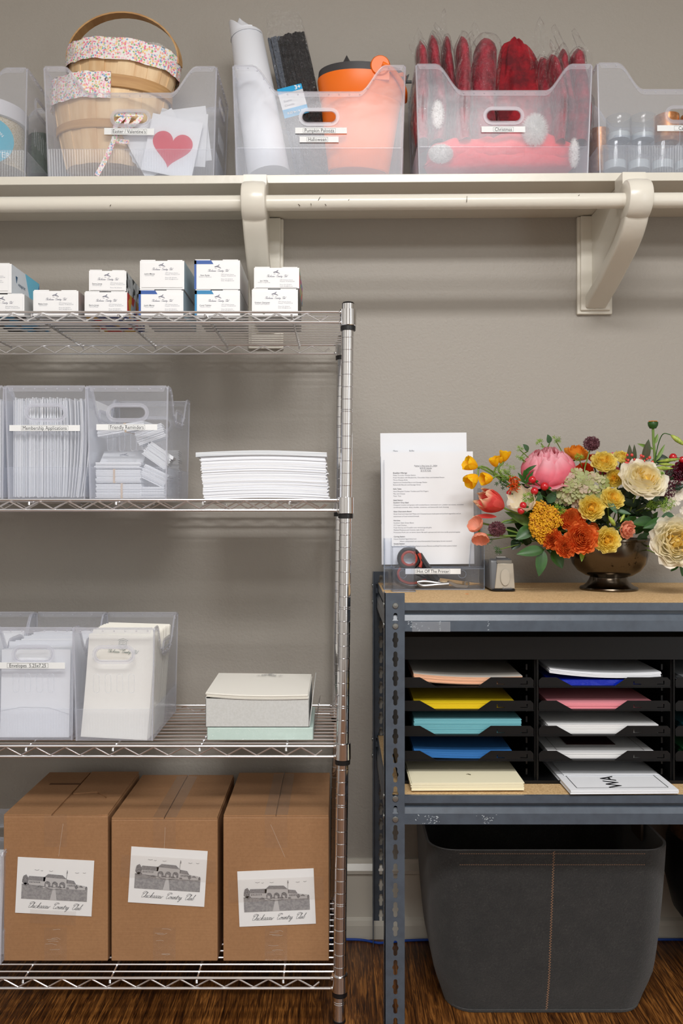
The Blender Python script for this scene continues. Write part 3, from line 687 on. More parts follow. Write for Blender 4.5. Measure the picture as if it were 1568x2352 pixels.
# ---------------- contents: glitter ribbon spool ----------------
sp = thing('ribbon_spool', P(-32, 404, 2.045)+Vector((0, 0, .004)), 'big white spool of gold glitter ribbon with turquoise paper disc label', 'spool')
MB().lathe([(.0, 0), (.094, 0), (.094, .004), (.088, .006), (.088, .110), (.0, .110)], 40).build('glitter_ribbon', M_glitter, sp, smooth=True)
MB().lathe([(.094, .110), (.096, .111), (.096, .146), (.094, .1475), (.0, .1475), (0, .110)], 40).build('spool_rim', pm('white spool card', col(230, 230, 236), .5), sp, smooth=True)
mt = T(.045, -.0885, .045) @ RZ(.35) @ UP
dk = MB(mt); dk.prism(circle(0, 0, .052, 40), [circle(-.025, .0, .012, 16)], .0012); o_ = dk.build('disc_label', [pm('turquoise label', col(0, 168, 196), .5)], sp)
dk = MB(mt @ T(0, 0, .0014)); dk.text('RIBBON', .010, T(.015, .022, 0) @ RZ(-.7)); dk.text('GLITTER', .018, T(.010, -.032, 0)); 
dk.build('print', M_label, o_)
gr_ = MB(); gr_.loft([[(.03*cos(a)*(1+.2*sin(3*a)), .02*sin(a), z) for a in [2*pi*k/12 for k in range(12)]] for z in (0, .05, .10)])
gr_.build('green_ribbon_bundle', pm('dull green ribbon', col(70, 100, 84), .6, bump=(60, .6, .01)), label='dull green ribbon bundle behind the glitter ribbon spool', cat='ribbon', loc=P(92, 404, 2.12))
# ---------------- Easter baskets ----------------
def bushel(loc, rx, ry, H, lab, band_rng, rot, handle=None, kb=.78, bandh=.040, hoops=(.30,)):
    root = thing('wooden_basket', loc, lab, 'basket', 'baskets in the Easter bin'); root.rotation_euler = rot
    n = 22; m = MB()
    for k in range(n):
        a0 = 2*pi*k/n; a1 = 2*pi*(k+1.12)/n; off_ = .0022 if k % 2 else 0
        rings = []
        for i in range(9):
            t = i/8; s = kb+(1-kb)*t+.04*sin(pi*t)
            q = []
            for j in range(5):
                a = a0+(a1-a0)*j/4; q.append(((rx*s+off_)*cos(a), (ry*s+off_)*sin(a), H*t))
            for j in range(4, -1, -1):
                a = a0+(a1-a0)*j/4; q.append(((rx*s+off_-.0022)*cos(a), (ry*s+off_-.0022)*sin(a), H*t))
            rings.append(q)
        m.loft(rings)
    m.lathe([(rx*kb*.98, .002), (0, .002)], 24, sy=ry/rx, cap=False)
    m.build('slat_wall', M_slat, root, smooth=True)
    for t in hoops:
        s = kb+(1-kb)*t+.04*sin(pi*t); m = MB()
        m.lathe([(rx*s+.004, H*t-.010), (rx*s+.0065, H*t-.008), (rx*s+.0065, H*t+.008), (rx*s+.004, H*t+.010)], 40, sy=(ry*s+.004)/(rx*s+.004), cap=False); m.build('hoop', M_hoop, root, smooth=True)
    m = MB(); a0, a1 = band_rng; nn = 60
    def f(u, v):
        a = a0+(a1-a0)*u; w = .0012*sin(23*a)+.001*sin(41*a+v*5)
        return ((rx+.006+w)*cos(a), (ry+.006+w)*sin(a), H+.004-bandh*v+.0015*sin(9*a))
    m.grid(f, nn, 5); m.grid(lambda u, v: ((rx+.006-.010*v)*cos(a0+(a1-a0)*u), (ry+.006-.01*v)*sin(a0+(a1-a0)*u), H+.004+.003*sin(pi*v)+.0015*sin(9*(a0+(a1-a0)*u))), nn, 2)
    m.build('fabric_band', M_floral, root, smooth=True)
    if handle:
        hx, hz, w, tl = handle; pts = [(hx*cos(a)*1.0, 0, hz*sin(a)) for a in [pi*k/24 for k in range(25)]]
        m = MB(T(0, 0, H-.01) @ RX(tl)); r_ = []
        for (x, y, z) in pts:
            nx, nz = x/hx**2, max(z, .001)/hz**2; L = sqrt(nx*nx+nz*nz); nx /= L; nz /= L
            r_.append([(x-nx*.0018, y-w/2, z-nz*.0018), (x-nx*.0018, y+w/2, z-nz*.0018), (x+nx*.0018, y+w/2, z+nz*.0018), (x+nx*.0018, y-w/2, z+nz*.0018)])
        m.loft(r_); m.build('handle', M_hoop, root, smooth=True)
    return root
zb = ztop(-.25)+.004
lowb = bushel(P(262, 404, 2.045)+Vector((-.008, -.004, .004)), .137, .086, .195, 'lower floral-banded bushel basket standing in the Easter bin', (pi*.92, pi*1.5+.15), (0, .02, 0), None, .74, .060, (.44,))
# fabric band only on its left half; bare bent rim on the right
m = MB(off(lowb)); m.M = Matrix(); 

m.loft([[((r_)*cos(a), (r_)*.645*sin(a), z_) for r_, z_ in ((.140, .165), (.144, .166), (.144, .193), (.140, .195))] for a in [pi*1.5+.16+(pi*.95)*k/30 for k in range(31)]]); m.build('bent_rim', M_hoop, lowb, smooth=True)
m = MB(); m.lathe([(.004, 0), (.0035, .0015), (.001, .002)], 12, T(.012, -.0925, .180) @ RX(pi/2)); m.build('rivet', M_zinc, lowb, smooth=True)
upb = bushel(P(274, 404, 2.05)+Vector((0, .0, .160)), .132, .083, .122, 'upper floral-banded basket with bent wood handle, nested in the lower basket', (0, 2*pi), (0, .105, -.1), (.138, .108, .030, .12), .80, .050, ())
def fuzzy(name, loc, r, lab, cat, n=900, L=.010, sq=(1, 1, 1), grp=None):
    rr = random.Random(int(loc[0]*1e4)); m = MB()
    m.ball((0, 0, 0), r, 16, 10)
    m.v = [Vector((v.x*sq[0], v.y*sq[1], v.z*sq[2])) for v in m.v]
    def f():
        d = Vector((rr.gauss(0, 1), rr.gauss(0, 1), rr.gauss(0, 1))).normalized(); b = Vector((d.x*r*sq[0], d.y*r*sq[1], d.z*r*sq[2]))
        return b, b+(d+Vector((rr.gauss(0, .5), rr.gauss(0, .5), rr.gauss(0, .5)))).normalized()*L
    m.fibres(n, f, .00045); return m.build(name, M_fur, label=lab, cat=cat, loc=loc, smooth=True, group=grp)
fuzzy('plush_toy', P(190, 133, 2.02), .027, 'white plush fluff poking out at the left of the upper basket', 'plush toy', 5000, .006)
fuzzy('plush_toy', P(352, 136, 2.03), .034, 'cream plush fluff poking out at the right of the upper basket', 'plush toy', 6000, .006, (1.15, 1, .9))
# printed ribbon
rb = thing('fabric_ribbon', P(292, 300, 1.957), 'narrow floral ribbon tied in a bow hanging down the lower basket', 'ribbon'); O = off(rb)
m = MB(O)
def strip(pts, w, tw=0):
    pts = catmull(pts, 6); v = []; f = []
    for i, p in enumerate(pts):
        a = pts[max(i-1, 0)]; b = pts[min(i+1, len(pts)-1)]; t = (b-a).normalized(); n = Vector((-t.z, 0, t.x)).normalized()*w/2; v += [p+n, p-n]
    m.add(v, [(2*i, 2*i+1, 2*i+3, 2*i+2) for i in range(len(pts)-1)])
strip([P(300, 255, 1.956), P(268, 285, 1.955), P(262, 318, 1.955), P(245, 360, 1.954), P(222, 403, 1.954)], .011)
strip([P(300, 262, 1.955), P(285, 292, 1.956), P(262, 320, 1.957), P(296, 326, 1.957)], .010)
strip([P(262, 262, 1.955), P(290, 262, 1.954), P(322, 262, 1.956), P(318, 276, 1.957), P(285, 300, 1.957)], .011)
m.build('ribbon_tail', M_floral, rb)
# valentine cards
for i, (x, y, w, h, a, heart, dd, lab) in enumerate(((395, 336, .118, .135, .20, True, 1.960, 'white card with a red heart leaning at the front of the Easter bin'),
        (365, 330, .13, .12, -.5, False, 1.968, 'plain white card turned left behind the heart card'), (420, 320, .11, .125, .05, False, 1.976, 'plain white card upright behind the heart card'),
        (440, 310, .08, .13, -.12, False, 1.986, 'plain white card nearest the right wall of the Easter bin'), (350, 345, .10, .10, .6, False, 1.982, 'scalloped white card low behind the heart card'),
        (400, 322, .10, .13, .3, False, 1.994, 'rearmost white card of the Easter bin'))):
    t = thing('greeting_card', P(x, y, dd), lab, 'card', 'cards in the Easter bin'); t.rotation_euler = (-.04, a, 0)
    m = MB()
    if i == 4: m.prism([(.052*cos(q)*(1+.03*sin(18*q)), .052*sin(q)*(1+.03*sin(18*q))) for q in [2*pi*k/90 for k in range(90)]], (), .0008, UP)
    else: m.box(-w/2, w/2, 0, .0008, -h/2, h/2)
    m.build('card', M_paper, t)
    if heart:
        pts = [(16*sin(q)**3*.0029, (13*cos(q)-5*cos(2*q)-2*cos(3*q)-cos(4*q))*.0029) for q in [2*pi*k/60 for k in range(60)]]
        MB().prism(pts, (), .0004, T(0, -.0002, -.003) @ UP).build('red_heart', pm('heart red', col(212, 44, 70), .7), t)
# ---------------- Halloween bin ----------------
def along(p0, p1):
    z = (Vector(p1)-Vector(p0)).normalized(); y = Vector((0, 1, 0)); y = (y-z*y.dot(z)); y = y.normalized() if y.length > .01 else Vector((1, 0, 0)); x = y.cross(z)
    return Matrix(((x.x, y.x, z.x, p0[0]), (x.y, y.y, z.y, p0[1]), (x.z, y.z, z.z, p0[2]), (0, 0, 0, 1)))
p0 = P(618, 404, 2.02); p1 = P(566, 80, 2.05); L = (p1-p0).length
A = along(p0, p1)
pr_ = thing('paper_roll', p0+Vector((0, 0, .003)), 'thick roll of white paper standing at the left of the Halloween bin', 'paper roll'); O = off(pr_)
m = MB(O @ A); m.lathe([(.0, 0), (.050, 0), (.046, L*.5), (.0385, L-.005), (.034, L), (.0, L)], 36); m.build('roll', M_paper2, pr_, smooth=True)
m = MB(O @ A)
m.grid(lambda u, v: ((.0475-.010*v)*cos(2.2+u*3.0), (.0475-.010*v)*sin(2.2+u*3.0), .01+(L+.034*sin(pi*min(u*1.3, 1)) - .01)*v), 20, 8)
m.build('loose_outer_wrap', M_paper2, pr_, smooth=True)
m = MB(O @ A); m.grid(lambda u, v: (-.008*v+(.037*(1-v)+.003)*cos(2.7+u*3.2), (.037*(1-v)+.003)*sin(2.7+u*3.2), L-.012+.060*v-.012*u*v), 14, 8); m.build('paper_peak', M_paper2, pr_, smooth=True)
# chenille bundle in a bag
cb = thing('chenille_stem_pack', P(700, 400, 2.02), 'pack of black and grey chenille stems in a clear bag', 'craft pack'); O = off(cb)
rr = random.Random(3)
q0 = P(738, 400, 2.02); q1 = P(668, 84, 2.05); A = along(q0, q1); L = (q1-q0).length
m = MB(O @ A)
for i in range(90):
    a = rr.uniform(0, 2*pi); r = sqrt(rr.random()); x, y = .033*r*cos(a), .018*r*sin(a)
    pts = [(x+rr.gauss(0, .0012), y+rr.gauss(0, .001), L*t*rr.uniform(.985, 1.0)) for t in (0, .25, .5, .75, 1)]
    m.tube(catmull(pts, 3), .0034, 6)
m.build('black_stems', M_chen, cb)
q0 = P(694, 400, 2.05); q1 = P(630, 90, 2.06); A2 = along(q0, q1); L2 = (q1-q0).length; m = MB(O @ A2)
for i in range(30):
    x, y = rr.uniform(-.016, .016), rr.uniform(-.010, .010); m.tube(catmull([(x+rr.gauss(0, .001), y, L2*t) for t in (0, .3, .6, 1)], 3), .0032, 6)
m.build('grey_stems', M_cheng, cb)
m = MB(O @ A)
def bagf(u, v):
    a = 2*pi*u; w = .044*(1+.12*sin(3*a+6*v))+.004*sin(9*v+2*a); d = .023*(1-max(0, v-.85)*4.5); z = (L+.062)*v+(.01*sin(2*a) if v > .9 else 0)
    return (-.006+w*cos(a)*(1-.25*max(0, v-.8)*3), d*sin(a)-.001, z)
m.grid(bagf, 28, 26); m.build('plastic_bag', M_bag, cb, smooth=True)
m = MB(O @ A @ T(-.030, -.0262, L*.50) @ RY(-.04) @ UP)
m.box(-.0295, .0295, -.036, -.015, 0, .0006, mi=0); m.box(-.0295, .0295, -.015, .024, 0, .0006, mi=1); m.box(-.0295, .0295, .024, .038, 0, .0006, mi=0)
m.text('3+', .014, T(.019, .031, .0012), mi=2, bold=.0004); m.text('0.23 in / 6 mm', .0075, T(.002, -.026, .0012), mi=2, bold=.0002); m.text('Stems', .008, T(-.012, .004, .0012), mi=3); m.text('Chenille', .007, T(-.010, -.007, .0012), mi=3)
m.build('header_label', [M_blue, pm('pale grey label', col(206, 208, 212), .5), M_label, M_greyprint], cb)
# orange pail
pl = thing('orange_pail', P(821, 404, 2.022)+Vector((0, 0, .003)), 'orange plastic bucket with charcoal inside, leaning in the Halloween bin', 'bucket'); pl.rotation_euler = (0, .045, 0)
RY_ = .66
prf = [(.070, 0), (.074, .003), (.092, .150), (.094, .158), (.094, .166), (.0965, .168), (.1045, .212), (.105, .216)]
m = MB(); m.loft([[(r*cos(2*pi*j/48), r*RY_*sin(2*pi*j/48), z+(.018*smooth_step(max(0, min(1, (cos(2*pi*(j/48)-.15)-.55)/.35)))*(z > .2))) for j in range(48)] for r, z in prf], cap=False)
m.lathe([(0, .001), (.066, .001)], 48, sy=RY_, cap=False); m.build('bucket_wall', M_orange, pl, smooth=True)
m = MB(); m.lathe([(.104, .216), (.103, .234), (.101, .234), (.095, .19), (.0895, .15), (.066, .01)], 48, sy=RY_, cap=False); m.build('charcoal_liner', M_pailin, pl, smooth=True)
m = MB(T(.040, -.062, .226) @ RX(.1)); m.lathe([(.021, -.008), (.023, -.004), (.023, .006), (.020, .010), (0, .010)], 24, RX(pi/2)); m.box(-.022, .022, -.006, .008, -.03, 0)
m.build('handle_lug', M_orange, pl, smooth=True)
m = MB(); pts = catmull([(.044, -.072, .227), (.066, -.064, .220), (.088, -.046, .204), (.101, -.024, .190), (.104, .01, .183)], 8); m.tube(pts, .0062, 10); m.build('bail_handle', M_orange, pl, smooth=True)
m = MB(); m.lathe([(.020, 0), (.012, .020), (.0, .042)], 5); m.build('witch_hat', M_pailin, label='dark pointed hat tip sticking up behind the orange bucket', cat='hat', loc=P(796, 165, 2.14))
m = MB(); m.box(0, .018, 0, .004, 0, .006); m.prism([(.006, 0), (.012, .02), (.001, .012)], (), .003, UP); m.build('bat_cutout', M_black, label='little black paper bat poking past the right side of the Halloween bin', cat='decoration', loc=P(928, 190, 2.06))
m = MB(); m.grid(lambda u, v: (.045*(u-.5)+.006*sin(7*v), .01*sin(8*u), .05*v*(1-abs(u-.5)*1.2)), 10, 8); m.build('plastic_bag', M_bag, label='crumpled clear bag behind the bucket handle lug', cat='bag', loc=P(862, 170, 2.10), smooth=True)
# ---------------- Christmas bin ----------------
rr = random.Random(21)
def stocking(xt, yt, xb, w, lab, tip=None, dd=2.03, th=.05, lean=0):
    """folded crimson velvet stocking standing on edge inside a clear bag"""
    base = P(xb, 335, dd); top = P(xt, yt, dd); t = thing('bagged_stocking', base, lab, 'stocking', 'bagged velvet stockings in the Christmas bin'); O = off(t)
    w = w*dd/F; sd = rr.uniform(0, 100); Hh = (top-base).length
    ax = (top-base)
    def body(u, v, k=1.0, nz=.012, ext=0):
        a = 2*pi*u; s = (sin(pi*min(1, v*.55+.42)) if v < 1 else 0); s = max(s, 0)**.6
        prof = (.82+.18*sin(pi*min(1, v*1.1+.1)))*(1.0-max(0, (v-.84)/.16)**2*.88)
        c = base+ax*(v*(1+ext))+Vector((.006*sin(v*5+sd), 0, 0)); x = w/2*k*prof*cos(a); y = th*k*prof*sin(a)
        n_ = noise.noise(Vector((u*3+sd, v*6, sd)))*nz
        return c+Vector((x*(1+n_*12), y, n_*.5))
    m = MB(O); m.grid(lambda u, v: body(u % 1.0 if u < 1 else 0, v), 20, 22); m.build('velvet_stocking', M_velvet2, t, smooth='full')
    m = MB(O); m.grid(lambda u, v: body(u % 1.0 if u < 1 else 0, v, 1.22, .03, .03), 22, 24)
    if tip:
        q = P(tip[0], tip[1], dd); a_ = base+ax*.84; pts = []
        def fin(u, v):
            ww = tip[2]*dd/F*(1-v)**.45*(1+.2*sin(7*v+sd))
            c = a_.lerp(q, v)+Vector((.006*sin(4*v+sd), 0, 0)); return c+Vector(((u-.5)*ww, .010*sin(9*u+5*v+sd)*(1-v*.5), .004*sin(11*u)))
        m.grid(fin, 12, 12)
    m.build('plastic_bag', M_bag, t, smooth='full'); return t
stocking(960, 96, 974, 34, 'bagged crimson stocking hanging over the left wall of the Christmas bin', (955, 68, 40), 2.0)
stocking(996, 84, 1004, 34, 'bagged crimson stocking with the tallest pointed bag tip', (1024, 24, 36), 2.03)
stocking(1028, 83, 1040, 28, 'slim bagged crimson stocking right of the tallest bag tip', (1004, 56, 34), 2.06)
stocking(1054, 88, 1068, 36, 'bagged crimson stocking with a folded-over bag top', (1078, 76, 44), 2.0)
stocking(1108, 92, 1112, 62, 'broad bagged dark crimson stocking left of the loose red velvet', (1088, 50, 40), 2.05)
stocking(1240, 132, 1262, 40, 'bagged stocking right of the loose velvet under a tall film tip', (1234, 42, 56), 2.06)
stocking(1268, 128, 1286, 28, 'slim shiny bagged stocking with glints beside the right scoop', (1262, 96, 30), 2.0)
stocking(1292, 118, 1306, 30, 'bagged stocking with a pointed film tip near the bin\'s right ear', (1278, 58, 44), 2.03)
stocking(1330, 112, 1326, 42, 'rightmost bagged stocking in the Christmas bin', (1322, 70, 50), 2.01)
# loose velvet
vb = P(1195, 400, 2.075)
def velv(u, v):
    a = 2*pi*u; W2 = .060*sqrt(max(0, 1-(max(0, (v-.62)/.38))**1.7))+.002; n_ = noise.noise(Vector((cos(a)*1.6, sin(a)*1.6, v*2.2)))*.011
    fold = .0055*sin(7*a+3*v)*(1-.2*v)+.004*sin(13*a-9*v)*v
    c = Vector((-.012*v+.006*sin(v*3), 0, .322*v)); return c+Vector(((W2+n_+fold)*cos(a), (.042*(1-v*.75)+n_+fold*.6)*sin(a), n_*.4))
m = MB(); m.grid(lambda u, v: velv(u % 1.0 if u < 1 else 0, v), 72, 48); m.build('red_velvet_cloth', M_velvet, label='loose bright red velvet cloth peaking in the middle of the Christmas bin', cat='cloth', loc=vb, smooth='full')
fp = thing('folded_fabric_pack', P(1148, 402, 2.032), 'flat pack of folded red fabric in clear film at the bottom of the Christmas bin', 'fabric pack')
for i, (x0, x1, z0, z1) in enumerate(((-.182, .176, .002, .036), (-.176, -.045, .018, .066), (-.08, .07, .022, .076), (.02, .176, .020, .082), (-.15, -.0, .024, .070))):
    def ff(u, v, x0=x0, x1=x1, z0=z0, z1=z1, i=i):
        a = 2*pi*u; c = Vector(((x0+x1)/2, 0, (z0+z1)/2)); sx = (x1-x0)/2; sz = (z1-z0)/2; q = -1+2*v
        e = (1-abs(q)**4)**.4 if abs(q) < 1 else 0
        n_ = noise.noise(Vector((q*2+i*9, cos(a), sin(a))))*.012
        ca = math.copysign(abs(cos(a))**.45, cos(a)); sa = math.copysign(abs(sin(a))**.7, sin(a)); return c+Vector((sx*q, -(.050+.004*(i % 3)+n_*.6)*ca*e, (sz+n_)*sa*e+n_*.4))
    m = MB(); m.grid(lambda u, v: ff(u % 1.0 if u < 1 else 0, v), 24, 30); m.build('folded_cloth', M_fleece, fp, smooth='full')
m = MB(); m.grid(lambda u, v: Vector((-.19+.375*v, -.056+.112*u, .086+.006*sin(7*v+4*u))), 8, 30)
m.build('film_wrap', M_bag, fp, smooth='full')
GF = 'white fur cuffs in the Christmas bin'
fuzzy('fur_cuff', P(1228, 298, 1.972), .021, 'white fur cuff right of the handle slot of the Christmas bin', 'fur trim', 2600, .014, (.95, .4, 1.3))
fuzzy('fur_cuff', P(1012, 353, 1.972), .022, 'white fur cuff low at the left of the Christmas bin', 'fur trim', 2400, .007, (1.1, .4, .8))
fuzzy('fur_cuff', P(1005, 262, 1.975), .015, 'upright white fur strip beneath the tallest bag tip', 'fur trim', 700, .006, (.8, .4, 2.0))
fuzzy('fur_cuff', P(1318, 352, 1.972), .016, 'white fur strip low in the right corner of the Christmas bin', 'fur trim', 600, .006, (.6, .4, 2.0))
# ---------------- Candles bin ----------------
def votive(px, py0, py1, w, mat, lab, cat, dd=2.0, fill=None, tl=0, grp=None):
    r = w*dd/F/2; h = (py1-py0)*dd/F; t = thing('votive_glass' if mat is M_glass else 'votive_candle', P(px, py1, dd), lab, cat, grp)
    m = MB(); m.lathe([(0, 0), (r*.92, 0), (r, .004), (r*1.0, h), (r*.94, h), (r*.92, .006), (0, .006)], 28); m.build('cup', mat, t, smooth=True)
    if fill: MB().lathe([(0, .0062), (r*.9, .0062), (r*.9, h*fill), (0, h*fill)], 24).build('wax', M_wax, t, smooth=True)
    return t
votive(1420, 271, 331, 56, M_glass, 'upper clear votive glass nearest the left wall of the Candles bin', 'glass', fill=.35)
votive(1475, 269, 331, 56, M_glass, 'upper clear votive glass touching the copper votive', 'glass', fill=.3)
votive(1531, 268, 331, 54, M_copper, 'upright copper votive behind the Candles label', 'candle holder', dd=2.01, fill=.9)
votive(1590, 268, 331, 54, M_copper, 'copper votive cut by the right edge of the photo', 'candle holder', dd=2.01, fill=.9)
votive(1375, 300, 400, 44, M_copper, 'copper votive at the back left of the Candles bin', 'candle holder', dd=2.12)
for i, (x, lab) in enumerate(((1412, 'leftmost glass tumbler of the bottom row in the Candles bin'), (1466, 'second glass tumbler from the left in the bottom row'), (1520, 'third glass tumbler from the left in the bottom row'), (1574, 'glass tumbler of the bottom row cut by the right edge'))):
    votive(x, 334, 398, 53, M_glass, lab, 'glass', dd=2.0, fill=.38, grp='bottom row of glasses in the Candles bin')
m = MB(); m.box(-.03, .19, -.05, .05, 0, .003); m.build('clear_divider_tray', M_acryl, label='thin clear tray between the two layers of candle glasses', cat='tray', loc=P(1425, 332, 2.0)+Vector((0, 0, -.0025)))
# ---------------- business card boxes on the top wire shelf ----------------
ADDR = ('3395 Galloway Avenue', 'Memphis, TN 38122-5199')
def card_box(x0, x1, yt, z0, lab, name, role, extra, d=1.80, dep=.165, rot=0, skew=0, cols=None, corner=None, disc=False):
    """z0 = world height of the base"""
    w = (x1-x0)*d/F; h = H0+(Y0-yt)*d/F-z0; xc = ((x0+x1)/2-X0)*d/F
    t = thing('business_card_box', (xc, d+dep/2, z0), lab, 'card box', 'business card boxes on the top wire shelf'); t.rotation_euler = (0, 0, rot)
    m = MB(); m.box(-w/2, w/2, -dep/2, dep/2, 0, h)
    side = cols or M_card_side
    m.mi = [0]*6; m.mi[3] = 1; m.mi[5] = 1; m.mi[0] = 2
    m.box(-w*.48, -w*.15, -dep/2+.0002, -dep/2+.0010, h, h+.0022, mi=0); m.box(w*.12, w*.46, -dep/2+.0002, -dep/2+.0010, h, h+.0018, mi=0)
    cm = {None: M_cardstock}
    m.build('carton', [M_cardstock, side, extra if extra else M_card_side], t, bevel=.0008)
    if corner:
        c = MB(T(0, -dep/2-.0002, 0)); c.box(-w/2, -w/2+.0045, -.0001, 0, 0, h, mi=0); c.prism([(-w/2, h-.008), (-w*.08, h-.008), (-w*.13, h-.0002), (-w/2, h-.0002)], (), .0001, UP); c.build('printed_corner', corner, t)
    L = MB(T(.0015 if corner else 0, -dep/2-.0009, 0)); cw = min(w*.92, .088); ch = min(cw*.60, h-.006); ct = h-.0045 if not corner else h-.0085
    L.box(-cw/2, cw/2, -.0003, .0004, ct-ch, ct); lo = L.build('taped_card', M_cardstock, t)
    p = MB(T(.0015 if corner else 0, -dep/2-.0016, ct) @ UP); emblem(p, .014, T(0, -.0060, 0), 0); script(p, CLUB, .044, T(0, -.0155, 0), 0, .10, 3)
    if disc: p.prism(circle(-cw*.26, -ch+.006, .0030, 16), (), .0002, None, 3)
    p.text(name, .0044, T(-cw*.30, -.0235, 0), mi=1, bold=.00004); p.text(role, .0028, T(-cw*.30, -.0268, 0), mi=2)
    yy = -.0215
    for s_ in (ADDR[0], ADDR[1], '', 'Phone: 901.323.6216', 'Email: office@club.com'):
        if s_ and -yy < ch-.002: p.text(s_, .0029, T(cw*.08, yy, 0), 'LEFT', mi=2)
        yy -= .0033
    p.build('print', [pm('navy print', col(84, 88, 116), .6), M_greyprint, M_paleprint, pm('olive dot', col(104, 108, 84), .6)], lo)
    return t
def mixcol(nm, cs, sc=60):
    t = NT(nm); v = t.n('TexVoronoi'); v.inputs['Scale'].default_value = sc; t.l(t.coord(), v.inputs['Vector']); sp = t.n('SeparateXYZ'); t.l(v.outputs['Color'], sp.inputs[0])
    n = len(cs); c = t.ramp(sp.outputs[0], [(i/n, q) for i, q in enumerate(cs)], 'CONSTANT'); p = t.n('BsdfPrincipled'); t.l(c, p.inputs['Base Color']); p.inputs['Roughness'].default_value = .5; t.l(p.outputs[0], t.out.inputs[0]); return t.m
M_mixred = mixcol('red blue printed card', [col(206, 52, 44), col(40, 60, 130), col(232, 232, 232), col(216, 170, 60), col(180, 190, 200)], 45)
M_mixblk = mixcol('black cyan printed card', [col(36, 38, 44), col(40, 150, 200), col(60, 62, 70), col(200, 205, 210)], 40)
M_mixpho = mixcol('black white photo print', [col(230, 230, 230), col(40, 40, 42), col(190, 190, 192), col(240, 240, 240)], 70)
M_mixrain = mixcol('rainbow printed card', [col(120, 200, 130), col(150, 80, 180), col(230, 120, 60), col(225, 70, 70), col(60, 160, 210)], 80)
zc = SHELF_Z[0]+.0006; sc_ = 1.80/F
def hz(yt): return H0+(Y0-yt)*sc_
aA = card_box(-46, 56, 676, zc, 'lower card box at the far left, beneath the blue-flashed box', 'Members', 'Services', M_mixblk, cols=M_card_side)
aT = card_box(-84, 26.5, 606, hz(676)+.0024, 'upper card box at the far left with white and blue printed side', 'Front Desk', 'Reception', M_mixblk, cols=pm('white side print', col(222, 230, 238), .4))
# printed side of the far-left upper box
w_ = (26.5+84)*sc_/2; s_ = MB(T(w_+.0003, 0, 0) @ RZ(pi/2) @ UP); h_ = hz(606)-hz(676)-.0024
s_.prism([(-.004, h_), (.083, h_), (.083, .0), (.030, 0)], (), .0003, None, 0); s_.prism([(.0825, h_*.95), (.083, 0), (.045, 0), (.058, h_*.25)], (), .0005, None, 1)
s_.prism([(-.060, .042), (-.050, .042), (-.055, .028)], (), .0005, None, 2); s_.text('vistaprint', .011, T(-.046, .028, .0004), 'LEFT', mi=2); s_.build('side_print', [M_skyblue, M_darkblue, pm('slate print', col(40, 84, 116), .5)], aT)
card_box(76, 180, 668, zc, 'single white card box between the far-left pair and the red-sided pair', 'Blake Irwin', 'Superintendent', M_card_side, cols=pm('warm grey card side', col(178, 172, 166), .6))
card_box(194, 292, 671, zc, 'lower card box with a red and blue printed side', 'Sierra Jones', 'Catering Manager', M_mixred, cols=M_mixred)
card_box(202, 287, 622, hz(671)+.0024, 'upper card box with a black-and-white photo side, slightly askew', 'Sierra Jones', 'Catering Manager', M_mixpho, rot=.03, cols=M_mixpho, dep=.15)
card_box(318.5, 421, 667, zc, 'lower card box with a royal blue corner and pale blue side', 'Justin Macey', 'General Manager', M_card_side, corner=M_darkblue, cols=pm('pale blue side', col(170, 192, 204), .4))
card_box(321, 423, 599, hz(667)+.0024, 'tall all-white upper card box above the royal blue cornered one', 'Justin Macey', 'General Manager', M_card_side, cols=pm('pale blue side', col(170, 192, 204), .4))
card_box(447, 551, 667, zc, 'lower card box with a teal blue corner', 'Coral Tabbler', 'Director of Events', M_card_side, corner=M_midblue)
card_box(446, 551, 598, hz(667)+.0024, 'upper card box with a broad dark blue corner', 'Evan Ryder', 'Director of Operations', M_card_side, corner=M_darkblue)
card_box(578, 684, 665, zc, 'lower card box at the right end with a small olive dot', 'Graham Dampsen', 'Assistant Golf Professional', M_card_side, disc=True, cols=M_black)
card_box(583, 687, 615, hz(665)+.0024, 'upper card box at the right end with rainbow printed edges', 'Jon Willis', 'Director of Agronomy', M_card_side, cols=M_mixrain)
# ---------------- second wire shelf ----------------
z2 = SHELF_Z[1]+.0023
# membership applications: thin booklets standing on their long edge, seen edge-on
rr = random.Random(5)
def leaf_obj(bend, h=.212, dep=.215, th=.0017):
    m = MB()
    def f(u, v): return Vector((bend*sin(pi*min(v*1.05, 1))*(1), dep*(u-.5), h*v))
    n = 8; rings = []
    for i in range(n+1):
        v = i/n; x = bend*sin(pi*v*.9); z = h*v; rings.append([(x-th/2, -dep/2, z), (x+th/2, -dep/2, z), (x+th/2, dep/2, z), (x-th/2, dep/2, z)])
    m.loft(rings); return m
leafs = []
bin1x = c1.location.x; x = -.0755; i = 0; protoL = {}
while x < .0745:
    fr_ = (x+.0755)/.15
    bend = .0 if fr_ < .55 else .009*(fr_-.55)/.45*1.0
    b_ = round(bend, 3); key = (b_, i % 3)
    if key not in protoL:
        me = leaf_obj(b_, .205+.003*(i % 3), .22).build('application_booklet', M_paper if i % 3 else M_paper2, label='thin white application booklet filed upright in the Membership Applications bin', cat='booklet', group='booklets filed in the Membership Applications bin')
        protoL[key] = me; o = me
    else: o = protoL[key].copy(); COL.objects.link(o)
    o.location = (bin1x+x, c1.location.y+rr.uniform(-.004, .004), z2+.0030+rr.uniform(0, .003)); o.rotation_euler = (0, (.03 if fr_ > .8 else 0)+rr.uniform(-.004, .004), 0)
    leafs.append(o); x += .0024 if fr_ < .6 else rr.choice((.0024, .0028, .0052)); i += 1
